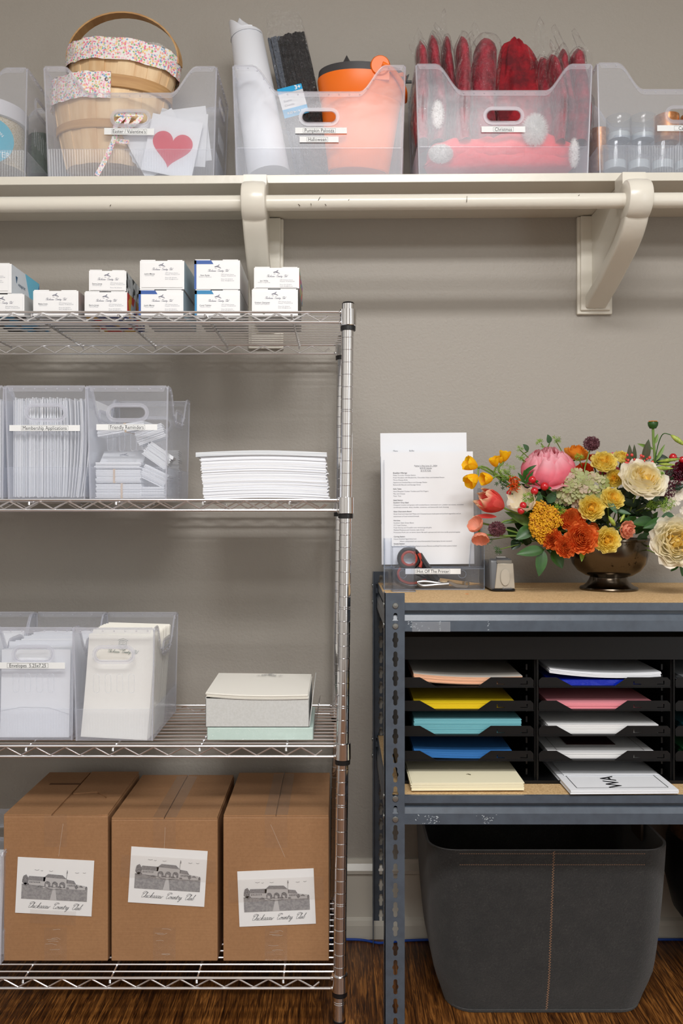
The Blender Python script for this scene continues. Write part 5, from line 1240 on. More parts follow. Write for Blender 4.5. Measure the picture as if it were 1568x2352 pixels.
for x in (-w, w):
    m.tube([(x, 0, 0), (x, 0, .118)], .0011, 5); m.tube([(x, .05, .05), (x, .05, .28)], .0011, 5); m.tube([(x, 0, .0011), (x, .09, .0011)], .0011, 5)
m.tube([(-w, 0, .001), (w, 0, .001)], .0013, 5); m.tube([(-w, .030, .05), (w, .030, .05)], .0014, 5); m.tube([(-w, 0, .0485), (w, 0, .0485)], .0009, 5)
m.tube([(w-.030, .030, .05), (w-.026, .03, .112), (w-.02, .03, .118), (w, .03, .118)], .0010, 5); m.tube([(-w+.018, .03, .05), (-w+.018, .03, .118)], .001, 5)
for x, z0_, z1_ in ((-w-.003, .150, .235), (-w-.005, .235, .31)): m.tube([(x, .06, z0_), (x, .06, z1_)], .0010, 5)
for x in (-.072, .064): m.tube([(x+.009*cos(a), -.0003, .036+.009*sin(a)) for a in [2*pi*k/20 for k in range(20)]], .0006, 4, closed=True)
m.build('polished_edge', M_acryl_edge, hd, smooth=True)
m = MB(T(-.003, -.0010, .0425)); m.box(-.0635, .0635, -.0004, 0, -.0062, .0062); lo = m.build('label_strip', M_label, hd)
m = MB(T(-.003, -.0018, .0425) @ UP); m.text('Hot Off The Printer', .0105, T(0, -.0002, 0) @ Matrix.Diagonal((.86, 1, 1, 1))); rect_outline(m, -.0385, .0385, -.0045, .0045, .0004, None); m.build('print', M_blackprint, lo)
def page(x0, x1, yt, yb, d, lab, tilt, txt):
    w = gx(x1, d)-gx(x0, d); z1 = H0+(Y0-yt)*d/F; z0 = H0+(Y0-yb)*d/F; t = thing('printed_page', ((gx(x0, d)+gx(x1, d))/2, d, z0), lab, 'page'); t.rotation_euler = (-tilt, -.008 if txt else 0, 0)
    h = z1-z0; m = MB(); m.box(-w/2, w/2, 0, .0035, 0, h); so = m.build('sheets', M_paper, t)
    if txt: m = MB(T(0, -.0006, h) @ UP); txt(m, w, h); m.build('print', [pm('soft black print', col(128, 130, 138), .7), pm('bold print', col(96, 96, 104), .7)], t)
    return t
MENU = [(1, 'Breakfast Offerings:'), (0, 'Made To-order Omelet Station'), (0, 'Fresh Pancakes with Blueberries, Chocolate Chips and Candied Pecans'), (0, 'Three Cheese Grits'), (0, 'Applewood Smoked Bacon and Sausage Patties'), (0, 'Buttermilk Biscuits and Sausage Gravy'), None, (1, "Kid's Table:"), (0, 'Hand Breaded Chicken Tenders and Fish Fingers'), (0, 'Mac and Cheese'), (0, 'Tater Tots'), None, (1, 'Salad Station:'), (1, 'Southern Chop Salad'), (0, 'Chopped romaine and greens with smoked bacon, marinated corn, pickled red onions, cucumber'), (0, 'cornbread croutons, sharp cheddar, tomatoes, and buttermilk herb dressing'), None, (1, 'Giant Charcuterie Board'), (0, 'Great local and imported Meats and Cheeses/house made pate and pickled vegetables and an'), (0, 'assortment of local artisanal breads'), None, (1, 'Hot Line:'), (0, 'Southern Style Green Beans'), (0, 'CC Fried Chicken'), (0, 'Fresh Shrimp and Crawfish over smoked gouda grits'), (0, 'Mashed Potatoes and Country style Gravy'), (0, 'Prosciutto Pork Loin on lemon bacon Brussel\'s sprouts and red wine vanilla poached apples'), None, (1, 'Carving Station:'), (0, 'House Smoked Aged Strip Loin'), (0, '            Warm rolls/pickled red onion/Horseradish Cream/spicy brown mustard'), (1, 'Sweets Station:'), (0, 'Bourbon Pecan Bread Pudding/Salted caramel Banana pudding/Chocolate peanut butter')]
def menu(m, w, h):
    for i, s in enumerate(("Father's Day June 21, 2026", '$39.95 Adults', '$14.95 Kids')):
        m.text(s, .0050, T(-.003, -.033-.0058*i, 0)); m.ribbon([(-.003-.025*(1 if i == 0 else .5), -.0352-.0058*i), (-.003+.025*(1 if i == 0 else .5), -.0352-.0058*i)], .0003)
    y = -.0495
    for L in MENU:
        if L is None: y -= .0042; continue
        m.text(L[1], .0042, T(-w/2+.028, y, 0), 'LEFT', mi=L[0], bold=.00006 if L[0] else 0); y -= .0056
page(876, 1075, 993, 1296, 2.036, 'rear white page, topmost in the brochure holder', .04, lambda m, w, h: (m.text('Menu', .005, T(-w/2+.036, -.043, 0)), m.text('Buffet', .005, T(-w/2+.075, -.043, 0))))
page(877, 1089, 1037, 1296, 2.002, 'front page printed with a Father\'s Day menu in the brochure holder', .035, menu)
# scissors lying in the front pocket
sc = thing('scissors', (gx(1003, 1.985), 1.975, zt+.003), 'black and red handled scissors standing in the holder\'s front pocket', 'scissors')
def loop(m, cx, cz, rx_, rz_, rot, w, mi): 
    pts = [(cx+rx_*cos(a)*cos(rot)-rz_*sin(a)*sin(rot), 0, cz+rx_*cos(a)*sin(rot)+rz_*sin(a)*cos(rot)) for a in [2*pi*k/24 for k in range(24)]]; m.tube(pts, w, 8, closed=True, mi=mi)
m = MB(T(0, .008, 0)); loop(m, -.065, .068, .0225, .0215, 0, .0058, 0); m.tube(catmull([(-.042, 0, .078), (-.030, 0, .055), (-.012, 0, .030), (.002, 0, .016)], 5), .0068, 8, mi=0, rr=[.007+.003*sin(pi*k/15) for k in range(16)]); m.build('upper_handle', M_black, sc, smooth=True)
m = MB(T(0, .0035, 0)); loop(m, -.065, .068, .0165, .0155, 0, .0032, 0); m.tube(catmull([(-.043, 0, .080), (-.036, 0, .062), (-.040, 0, .048)], 5), .0042, 6); m.build('red_grip', M_redgrip, sc, smooth=True)
m = MB(T(0, .018, 0)); pts = catmull([(-.085, 0, .050), (-.098, 0, .035), (-.092, 0, .015), (-.065, 0, .004), (-.035, 0, .006), (-.005, 0, .014)], 5); m.tube(pts, .0062, 8); m.tube(catmull([(-.075, 0, .045), (-.055, 0, .038), (-.03, 0, .025), (-.005, 0, .016)], 5), .005, 8); m.build('lower_handle', M_black, sc, smooth=True)
m = MB(T(0, .0125, 0)); m.tube(catmull([(-.084, 0, .046), (-.090, 0, .034), (-.084, 0, .018), (-.062, 0, .010), (-.04, 0, .012)], 5), .0030, 6); m.tube([(-.034, 0, .014), (-.024, 0, .016)], .005, 6); m.build('red_grip', M_redgrip, sc, smooth=True)
m = MB(T(0, .012, 0)); m.prism([(-.006, .008), (.010, .0045), (.098, .008), (.100, .0095), (.012, .0215), (-.004, .023)], (), .0022, UP); m.prism([(-.004, .010), (.012, .003), (.094, .0055), (.01, .018)], (), .0020, T(0, .003, 0) @ UP); m.build('blade', pm('brushed blade', col(206, 180, 140), .25, 1.0), sc, bevel=.0004)
m = MB(); m.lathe([(.0072, 0), (.0072, .003), (.004, .0045), (.001, .0045)], 20, T(.0, .010, .0145) @ RX(pi/2)); m.build('pivot_screw', M_tin, sc, smooth=True)
nc = thing('metal_shears', (gx(1010, 1.972), 1.969, zt+.0028), 'small bare-metal snips lying below the scissor blades', 'snips')
m = MB(); m.tube(catmull([(-.052, 0, .012), (-.040, 0, .006), (-.010, 0, .008), (.02, .002, .010)], 6), .0040, 8); m.tube(catmull([(-.052, .006, .013), (-.036, .006, .015), (-.010, .006, .012), (.02, .006, .007)], 6), .0040, 8); m.build('handle', M_tin, nc, smooth=True)
m = MB(); m.prism([(.018, .012), (.038, .002), (.062, .001), (.066, .006), (.040, .009), (.022, .016)], (), .003, T(0, .004, 0) @ UP); m.tube([(.062+.005*cos(a), .003, .010+.005*sin(a)) for a in [2*pi*k/14 for k in range(14)]], .0016, 6, closed=True); m.build('jaw', M_tin, nc, smooth=True)
# small clear cup in front
ct = thing('acrylic_tube', (gx(926, 1.935), 1.936, zt), 'narrow clear acrylic cup standing in front of the brochure holder', 'cup')
m = MB(); r = .0255; m.lathe([(0, .001), (r-.004, .001), (r-.0025, .004), (r-.002, .100), (r, .100), (r, .004), (r-.002, 0), (0, 0)], 4, RZ(pi/4)); m = MB(); m.rbox(-.0255, .0255, -.022, .022, 0, .003, .006); m.loft([rr_ring(.0255, .022, .006, .003, 4), rr_ring(.0262, .0227, .006, .100, 4), rr_ring(.0242, .0207, .005, .100, 4), rr_ring(.0238, .0203, .005, .004, 4)], cap=False); m.build('cup_wall', M_acryl, ct, smooth=True)
m = MB(); m.tube([Vector(p) for p in rr_ring(.0255, .022, .006, .100, 4)], .0009, 5, closed=True); m.tube([Vector(p) for p in rr_ring(.0262, .0227, .006, .001, 4)], .0012, 5, closed=True); m.build('cup_rim', M_acryl_edge, ct, smooth=True)
# tape dispenser
td = thing('tape_dispenser', (gx(1149, 1.955), 1.955, zt), 'silver and grey desk tape dispenser beside the brochure holder', 'tape dispenser')
m = MB(); m.prism([(-.028, 0), (.120, 0), (.126, .010), (.12, .045), (.085, .062), (.045, .060), (.020, .055), (-.002, .066), (-.014, .072), (-.020, .066), (-.028, .014)], (), .050, T(-.0285, 0, .003) @ Matrix(((0, 0, 1, 0), (1, 0, 0, 0), (0, 1, 0, 0), (0, 0, 0, 1)))); 
m.fn = None; m.build('dispenser_body', M_dgrey, td, bevel=.005, smooth=True)
m = MB(); m.rbox(-.0245, .0295, -.034, .012, .0, .0055, .010); m.build('rubber_base', M_black, td, smooth=True)
m = MB(T(.0035, -.0285, .006) @ RX(-.06)); m.prism([(-.0225, 0), (.0235, 0), (.0205, .0575), (-.0155, .0575)], (), .006, T(0, .004, 0) @ UP); fp_ = m.build('front_panel', M_silver, td, bevel=.0015, smooth=True)
m = MB(T(.0045, -.0315, .034) @ RX(-.06)); m.prism([(.010*cos(a), .0165*sin(a)-(.004 if sin(a) < 0 else 0)) for a in [2*pi*k/24 for k in range(24)]], (), .0008, UP); m.build('thumb_inset', pm('pale silver inset', col(186, 178, 164), .3, .3), fp_, smooth=True)
m = MB(T(.009, -.0335, .0075) @ RX(-.06) @ UP); m.text('Scotch', .0080); m.build('print', M_greyprint, fp_)
m = MB(T(.001, -.020, .064)); m.box(-.014, .0195, -.006, -.004, 0, .0055); 
for k in range(16): m.prism([(-.014+.0021*k, .0055), (-.0119+.0021*k, .0055), (-.013+.0021*k, .0072)], (), .0008, T(0, -.0045, 0) @ UP)
m.build('cutter_blade', M_tin, td)
m = MB(T(.003, .012, .050)); m.lathe([(.020, -.010), (.026, -.010), (.026, .010), (.020, .010), (.020, -.010)], 32, RY(pi/2), cap=False); m.build('tape_roll', M_label, td, smooth=True)
m = MB(T(.003, -.010, .074)); m.box(-.012, .012, -.004, .02, -.006, .0005); m.build('black_channel', M_black, td, bevel=.001)
m = MB(); m.prism([(-.004, 0), (0, .002), (.004, .0008), (.002, -.002), (-.001, -.0008)], (), .0006); m.build('fallen_petal', pm('orange petal scrap', col(226, 120, 40), .6), label='tiny orange petal scrap lying on the upper board', cat='petal', loc=(gx(1072, 1.86), 1.86-.0, zt+.0002+.0006))
# ---------------- vase and flowers ----------------
VX, VY = gx(1398, 1.97), 1.972
vs = thing('footed_bowl', (VX, VY, zt), 'tarnished dark silver footed bowl holding the bouquet', 'vase')
prf = [(0, .001), (.064, .0), (.0655, .003), (.064, .006), (.056, .009), (.050, .014), (.046, .020), (.043, .026), (.042, .030)]
MB().lathe(prf, 64).build('foot', M_vase, vs, smooth=True)
prb = [(.0, .029), (.034, .029), (.052, .033), (.070, .044), (.082, .060), (.088, .080), (.0895, .100), (.0905, .112), (.093, .114), (.093, .118), (.089, .118), (.087, .100), (.080, .06), (.05, .036), (0, .034)]
MB().lathe(prb, 64, cap=False).build('bowl', M_vase, vs, smooth=True)
HRT = Vector((VX, VY, zt+.125))          # heart of the arrangement
PC = {}
def pmat(k):
    d = {'yellow': (col(250, 206, 70), col(252, 230, 112), col(252, 240, 160)), 'cream': (col(252, 222, 110), col(254, 244, 206), col(252, 248, 238)),
         'orange': (col(222, 116, 52), col(236, 136, 64), col(236, 124, 58)), 'pink': (col(240, 140, 156), col(242, 132, 148), col(240, 120, 138)),
         'peach': (col(220, 140, 110), col(244, 176, 148), col(244, 172, 142)), 'tangerine': (col(238, 140, 30), col(246, 164, 50), col(250, 180, 70)),
         'coral': (col(214, 60, 60), col(226, 82, 74), col(232, 96, 86)), 'white': (col(248, 224, 160), col(250, 244, 228), col(246, 240, 230)),
         'freesia': (col(246, 180, 10), col(252, 204, 14), col(252, 214, 30)), 'redor': (col(206, 60, 24), col(220, 74, 30), col(228, 90, 40)),
         'hydra': (col(160, 172, 104), col(196, 198, 148), col(214, 186, 172)), 'magenta': (col(190, 60, 96), col(206, 84, 112), col(214, 100, 124)), 'burg': (col(110, 16, 40), col(128, 22, 50), col(136, 30, 60)),
         'fire': (col(220, 90, 10), col(240, 120, 16), col(246, 134, 24))}[k]
    if k not in PC: PC[k] = petal_mat('petals '+k, d[0], d[1], d[2], {'coral': col(246, 214, 170), 'pink': col(248, 190, 200)}.get(k))
    return PC[k]
def petal(m, M, ang, hw, rb, rt, h, curl, layer, ruf=0.0, nu=6, nv=6, notch=0, z0=0, point=0, bulge=0.0):
    """petal wrapped round +Z: base radius rb, tip radius rt, height h, tip curled outward by curl"""
    sd = R.uniform(0, 50)
    def f(u, v):
        w = hw*(sin(pi*(.16+.62*v))**.7)*(1-point*v**3); a = ang+(u*2-1)*w; e = (u*2-1)
        r = rb+(rt-rb)*sin(v*pi/2)**.8+curl*v**4+bulge*sin(pi*v)
        z = z0+h*(v**1.1)*(1-.10*e*e*v*(1+2*notch))-abs(curl)*.35*v**5+ruf*sin(e*7+sd)*v**2
        r += ruf*sin(e*5+sd*2)*v**2+.03*rt*e*e
        return (r*cos(a), r*sin(a), z)
    m.grid(f, nu, nv, M, uvf=lambda u, v: (layer, v))
def rose(c, r, n, mat, name, lab, cat, grp=None, layers=9, flat=.75, tight=.10, ruf=.03, outer=1.0, quart=0):
    """c world centre of bloom, n facing direction"""
    n = Vector(n).normalized(); t = thing(name, c, lab, cat, grp); M = aim(n, R.uniform(0, 6)); m = MB()
    if quart:
        for q in range(quart):
            a0 = 2*pi*q/quart+R.uniform(-.2, .2); MM = M @ T(r*.26*cos(a0), r*.26*sin(a0), 0)
            for k in range(5):
                rr_ = r*(.035+.05*k); petal(m, MM, a0+R.uniform(-.5, .5)+(k % 2)*pi, 1.15, rr_*.5, rr_, r*(.62-.05*k), r*.02, .05+.07*k, r*ruf*1.2, 5, 4)
    for L in range(layers):
        t_ = L/(layers-1); k = 3+int(3*t_)
        if quart and t_ < .32: continue
        rt = r*(.07+.83*t_**1.05); h = r*(flat*1.12*(1-.36*t_**1.6)); cl = r*(.015+.10*t_**3)*outer
        for i in range(k):
            petal(m, M, 2*pi*(i+R.uniform(-.12, .12))/k+L*1.35, (1.05*2*pi/k)*.62+(.25 if t_ < .3 else 0), rt*.35, rt, h*R.uniform(.94, 1.05), cl, t_, r*ruf*(.6+t_), 8 if t_ > .5 else 6, 6, z0=-r*.16*t_, point=.4*t_*(1 if 'orange' in mat.name else 0), bulge=rt*.10)
    m.ball((0, 0, 0), r*.20, 10, 6, M @ T(0, 0, r*.20))
    m.build('petals', mat, t, smooth='full')
    # calyx and stem to the heart
    st = MB(off(t)); a = c-n*r*.25; b = HRT+Vector((R.uniform(-.03, .03), R.uniform(-.02, .02), -.03)); md = (a+b)/2-n*.01
    st.tube(catmull([a, a-n*r*.5, md, b], 4), .0020, 6); st.build('stem', M_stem, t, smooth=True)
    return t
def leaf(m, base, dirv, L, w, nrm=(0, -1, .3), curl=.15, fold=.15, nu=4, nv=8, M=None, mi=None):
    d = Vector(dirv).normalized(); n = Vector(nrm); n = (n-d*n.dot(d)).normalized(); s = d.cross(n)
    def f(u, v):
        e = u*2-1; ww = w*sin(pi*min(1, v**.8))**.85*(1 if v < .999 else 0); return Vector(base)+d*(L*v*(1-curl*.2*v))+s*(e*ww/2)+n*(-curl*L*v*v+fold*abs(e)*ww)
    m.grid(f, nu, nv, M, mi=mi)
def FP(px, py, d): return P(px, py, d)
S = F/1.93
def px2m(px, d=1.93): return px*d/F
Y_ = 'garden roses in the bouquet'
# large blooms
def peony():
    c = FP(1258, 1072, 1.935); t = thing('peony', c, 'big coral-pink peony at the upper left of the bouquet', 'flower'); M = aim((-.12, -.42, .9), .3); r = px2m(59); m = MB()
    for L in range(7):
        t_ = L/6; k = 4+L//3; rt = r*(.25+.75*t_)
        for i in range(k):
            petal(m, M, 2*pi*(i+R.uniform(-.15, .15))/k+L*.9, (2*pi/k)*.78, rt*.35, rt*.60, r*(1.30-.22*t_), -r*.06+r*.03*t_, .1+.8*t_, r*.045, 12, 10, z0=-r*.62, bulge=rt*.46, notch=.8)
    m.v = [Vector((v.x*1.04, v.y, v.z*1.2)) for v in m.v]
    for i in range(3): petal(m, M, -pi/2+i*.9-.6, .6, r*.3, r*1.05, r*.2, r*.2, .7, r*.03, 8, 6, z0=-r*.5)
    m.build('petals', pmat('pink'), t, smooth='full'); st = MB(off(t)); st.tube(catmull([c, c+Vector((.04, .02, -.05)), HRT], 4), .0025, 6); st.build('stem', M_stem, t, smooth=True)
peony()
rose(FP(1474, 1108, 1.875), px2m(55, 1.875), (.05, -.80, .62), pmat('cream'), 'garden_rose', 'largest cream garden rose with yellow heart, upper right of the bouquet', 'rose', Y_, 12, .66, ruf=.04, quart=3)
rose(FP(1550, 1246, 1.84), px2m(60, 1.84), (-.05, -.97, .18), pmat('cream'), 'garden_rose', 'cream garden rose with orange-yellow heart hanging low over the bowl\'s right side', 'rose', Y_, 14, .66, ruf=.055, quart=4)
G_y = 'yellow garden roses'
for (x, y, r, n, lab, dd, q) in ((1386, 1065, 30, (-.1, -.75, .6), 'yellow garden rose beside the dark scabiosa head', 1.91, 3), (1430, 1056, 24, (.2, -.6, .75), 'yellow garden rose half hidden behind the dark lance leaves', 1.95, 2),
        (1412, 1100, 22, (-.5, -.8, .2), 'closed yellow rose bud tucked left of the largest cream rose', 1.90, 0), (1404, 1148, 28, (.1, -.85, .5), 'yellow garden rose below the largest cream rose', 1.875, 3),
        (1357, 1168, 30, (-.1, -.97, .2), 'yellow garden rose beside the green hydrangea', 1.87, 3), (1392, 1241, 31, (.0, -.99, .1), 'lowest yellow garden rose overhanging the bowl', 1.855, 3)):
    rose(FP(x, y, dd), px2m(r, dd), n, pmat('yellow'), 'garden_rose', lab, 'rose', G_y, 11, .70, ruf=.05, quart=q, outer=.8)
G_o = 'orange roses'
for (x, y, r, n, lab, dd) in ((1333, 1236, 37, (.05, -.98, .15), 'largest orange rose at the bottom of the bouquet', 1.85), (1310, 1198, 31, (-.05, -.8, .6), 'orange rose above the largest orange one', 1.88), (1297, 1257, 25, (-.0, -.97, .2), 'lowest orange rose, left of the bowl rim', 1.845), (1267, 1238, 24, (-.35, -.93, .1), 'orange rose under the mustard yarrow head', 1.86), (1358, 1222, 22, (.7, -.7, .1), 'orange rose half hidden at the right of the orange group', 1.89)):
    rose(FP(x, y, dd), px2m(r, dd), n, pmat('orange'), 'orange_rose', lab, 'rose', G_o, 9, .76, ruf=.045, outer=1.1)
rose(FP(1322, 1050, 1.99), px2m(30, 1.99), (.2, -.35, .9), pmat('tangerine'), 'tangerine_rose', 'tangerine rose behind the pink peony', 'rose', None, 6, .9, ruf=.01)
rose(FP(1342, 1082, 1.935), px2m(20, 1.93), (-.2, -.8, .5), pmat('redor'), 'red_orange_rose', 'red-orange rose below the tangerine rose', 'rose', None, 6, .7)
rose(FP(1368, 1058, 1.96), px2m(20, 1.95), (.1, -.5, .8), pmat('redor'), 'red_orange_rose', 'red-orange rose behind the dark scabiosa stem', 'rose', None, 5, .7)
rose(FP(1398, 1088, 1.94), px2m(24, 1.94), (-.1, -.7, -.2), pmat('magenta'), 'magenta_rose', 'rose-red bloom in shade between yellow roses', 'rose', None, 5, .7)
rose(FP(1411, 1049, 1.99), px2m(14, 1.99), (.0, -.5, .8), pmat('pink'), 'pink_rose', 'small pink bloom behind the yellow roses', 'rose', None, 5, .7)
rose(FP(1566, 1085, 1.93), px2m(24, 1.93), (-.6, -.7, .3), pmat('burg'), 'burgundy_rose', 'deep burgundy bloom at the right edge', 'rose', None, 6, .8)
rose(FP(1433, 1215, 1.865), px2m(21, 1.865), (.45, -.85, -.15), pmat('peach'), 'lisianthus', 'peach lisianthus cup above the bowl rim', 'flower', None, 4, 1.1, ruf=.05)
def cup_flower(c, ax, r, h, mat, name, lab, npet=6, grp=None, ruf=.03, pt=.5, open_=.9, extra=None):
    t = thing(name, c, lab, 'flower', grp); M = aim(ax, R.uniform(0, 6)); m = MB()
    for k in range(2):
        for i in range(npet//2): petal(m, M, 2*pi*i/(npet//2)+k*pi/(npet//2)*1.0, 2*pi/npet*1.15, r*.15, r*open_, h*(1-.05*k), r*.05*open_, .3+.5*k, r*ruf, 6, 8, point=pt, bulge=r*.45*(1.1-open_))
    m.build('petals', mat, t, smooth='full'); st = MB(off(t)); st.tube(catmull([c, c-Vector(ax).normalized()*.03, (c+HRT)/2+Vector((0, 0, -.01)), HRT], 5), .0022, 6); st.build('stem', M_stem, t, smooth=True)
    if extra: extra(t, M)
    return t
cup_flower(FP(1155, 1165, 1.88), (-.82, -.25, .35), px2m(36), px2m(66), pmat('coral'), 'parrot_tulip', 'coral parrot tulip leaning out over the page at the left', 6, open_=.50, pt=.75, ruf=.08)
m = MB(); cc = FP(1110, 1184, 1.875)
tl_ = thing('tulip_petal', cc, 'dropped outer petal of the coral parrot tulip, pointing left', 'petal'); m = MB(); leaf(m, (.03, 0, -.003), (-1, 0, .04), px2m(56), px2m(17), (0, -.6, .8), .05, .1); m.build('petal', pmat('coral'), tl_, smooth='full')
cup_flower(FP(1205, 1168, 1.90), (-.35, -.65, .55), px2m(30), px2m(44), pmat('white'), 'white_parrot_tulip', 'ruffled white bloom right of the coral tulip', 6, ruf=.14, pt=.2, open_=1.0)
for (x, y, r, ax, lab) in ((1092, 1250-25, 20, (-.6, -.5, .5), 'upper peach ranunculus hanging beside the printed page'), (1102, 1228, 20, (-.1, -.6, -.75), 'lower peach ranunculus touching the page edge')):
    cup_flower(FP(1100 if 'upper' in lab else 1103, 1212 if 'upper' in lab else 1226, 1.87), ax, px2m(19), px2m(20), pmat('peach'), 'ranunculus', lab, 8, 'peach ranunculus at the left', open_=.95, pt=.1, ruf=.05)
fr_grp = 'yellow freesias'
for (x, y, ax, L, lab) in ((1092, 1073, (-.9, -.2, .35), 34, 'uppermost yellow freesia trumpet at the far left'), (1092, 1092, (-.7, -.3, -.55), 34, 'drooping yellow freesia trumpet at the far left'), (1127, 1099, (-.95, -.3, -.05), 30, 'amber freesia trumpet right of the far-left pair'), (1135, 1072, (-.3, -.3, .9), 24, 'half-open yellow freesia above the amber one'), (1153, 1060, (.1, -.2, .95), 26, 'upright yellow freesia nearest the peony'), (1146, 1064, (-.2, -.2, .9), 18, 'small orange-yellow freesia bud beside the upright one')):
    c = FP(x+14, y, 1.90); cup_flower(c-Vector((px2m(10), 0, 0)), ax, px2m(L*.45), px2m(L*.95), pmat('freesia'), 'freesia', lab, 6, fr_grp, open_=1.05, pt=.35)
# round textured heads
def head(c, r, n, mat, lab, name, cat='flower', stem_to=None, ball=.0022, sq=1.0, grp=None, mat2=None, n_up=None, spike=0, rz=None):
    t = thing(name, c, lab, cat, grp); q = random.Random(int(c.x*1e5)); m = MB()
    m.ball((0, 0, 0), r*.86, 14, 8, sz=sq)
    for i in range(n):
        zz_ = 1-2*(i+.5)/n; a = i*2.39996; s_ = sqrt(1-zz_*zz_); d = Vector((s_*cos(a), s_*sin(a), zz_)); p = Vector((d.x*r, d.y*r, d.z*r*sq))*q.uniform(.9, 1.06)
        if p.y > r*.5: continue
        if spike: u = d.orthogonal().normalized()*ball; w_ = d.cross(u).normalized()*ball; tip = p+(d+Vector((q.gauss(0, .4), q.gauss(0, .4), q.gauss(0, .4)))).normalized()*spike; m.add([p+u, p-u*.5+w_, p-u*.5-w_, tip], [(0, 1, 3), (1, 2, 3), (2, 0, 3)])
        else: m.ball(tuple(p), ball*q.uniform(.7, 1.15), 6, 3)
    m.build('floret_head', mat, t, smooth=True)
    if stem_to is not None: st = MB(off(t)); st.tube(catmull(stem_to, 6), .0016, 6); st.build('stem', M_stem, t, smooth=True)
    return t
c = FP(1358, 1019, 1.94); head(c, px2m(16), 420, M_maroon, 'dark maroon scabiosa head standing above the bouquet', 'scabiosa', stem_to=[c, c+Vector((-.008, 0, -.03)), FP(1342, 1080, 1.92), FP(1350, 1100, 1.93), HRT], ball=.0013, spike=.0045, sq=.9)
c = FP(1141, 1215, 1.88); head(c, px2m(17), 420, M_maroon, 'dark maroon scabiosa head low at the left by the tape dispenser', 'scabiosa', stem_to=[c, FP(1165, 1195, 1.89), FP(1250, 1200, 1.93)], ball=.0013, spike=.0045, sq=.85)
# yarrow
yh = thing('yarrow', FP(1252, 1198, 1.86), 'dense mustard-yellow yarrow head between berries and orange roses', 'flower')
q = random.Random(8); m = MB()
for (dx, dy, r, n) in ((-12, -32, 17, 90), (14, -20, 19, 100), (-18, -8, 20, 120), (6, 4, 24, 150), (28, 0, 15, 60), (-14, 20, 22, 130), (8, 24, 17, 90), (-22, 8, 18, 80), (-6, 42, 13, 50)):
    cx, cz = px2m(dx, 1.86), -px2m(dy, 1.86); rr_ = px2m(r, 1.86); m.ball((cx, .010, cz), rr_*.85, 10, 6)
    for i in range(n):
        a = q.uniform(0, 2*pi); s = sqrt(q.random())*rr_; yy = -sqrt(max(rr_*rr_-s*s, 0))*.6+.004; m.ball((cx+s*cos(a), yy+q.uniform(-.002, .001), cz+s*sin(a)), q.uniform(.0013, .0023), 6, 3)
m.build('floret_head', M_yarrow, yh, smooth=True); st = MB(off(yh)); st.tube(catmull([Vector(yh.location)+Vector((0, .01, 0)), (Vector(yh.location)+HRT)/2, HRT], 4), .003, 6); st.build('stem', M_stem, yh, smooth=True)
# hydrangea
hy = thing('hydrangea', FP(1338, 1125, 1.90), 'pale green-pink antique hydrangea in the middle of the bouquet', 'flower'); m = MB(); q = random.Random(12)
m.ball((0, .03, 0), .035, 12, 8)
pts_ = []
for i in range(74):
    for _ in range(20):
        a = q.uniform(0, 2*pi); s = sqrt(q.random()); x = px2m(62)*s*cos(a)-px2m(4); z = px2m(44)*s*sin(a)
        if all((x-p[0])**2+(z-p[1])**2 > (.0075**2) for p in pts_): break
    pts_.append((x, z)); yy = -.024*(1-s*s)+q.uniform(-.003, .003); n = Vector((x*9+q.gauss(0, .35), -1, z*9+.3+q.gauss(0, .35))).normalized(); M = T(x, yy, z) @ aim(n, q.uniform(0, 6)); rr_ = q.uniform(.0085, .0125); w_ = q.random()
    for k in range(4):
        a0 = pi/2*k; 
        m.grid(lambda u, v, a0=a0: ((rr_*v)*cos(a0+(u*2-1)*.72*(sin(pi*(.2+.62*v))**.6)), (rr_*v)*sin(a0+(u*2-1)*.72*(sin(pi*(.2+.62*v))**.6)), .0022*v*v*(1 if k % 2 else .4)), 4, 4, M, uvf=lambda u, v, w=w_: (w, v))
m.build('florets', pmat('hydra'), hy, smooth='full'); st = MB(off(hy)); st.tube([Vector(hy.location)+Vector((0, .02, 0)), HRT], .003, 6); st.build('stem', M_stem, hy)
hy2 = thing('hydrangea', FP(1556, 1160, 1.95), 'pale hydrangea cluster cut by the right edge', 'flower'); m = MB(); q = random.Random(14)
for i in range(46):
    a = q.uniform(0, 2*pi); s = sqrt(q.random()); x = px2m(36)*s*cos(a); z = px2m(44)*s*sin(a); n = Vector((x*9, -1, z*9)).normalized(); M = T(x, -.02*(1-s*s)+q.uniform(-.003, .003), z) @ aim(n, q.uniform(0, 6)); rr_ = .0095
    for k in range(4):
        a0 = pi/2*k
        m.grid(lambda u, v, a0=a0: ((rr_*v)*cos(a0+(u*2-1)*.72*(sin(pi*(.2+.62*v))**.6)), (rr_*v)*sin(a0+(u*2-1)*.72*(sin(pi*(.2+.62*v))**.6)), .002*v*v), 4, 3, M, uvf=lambda u, v, w=.6+.4*q.random(): (w, v))
m.build('florets', pmat('white'), hy2, smooth='full')
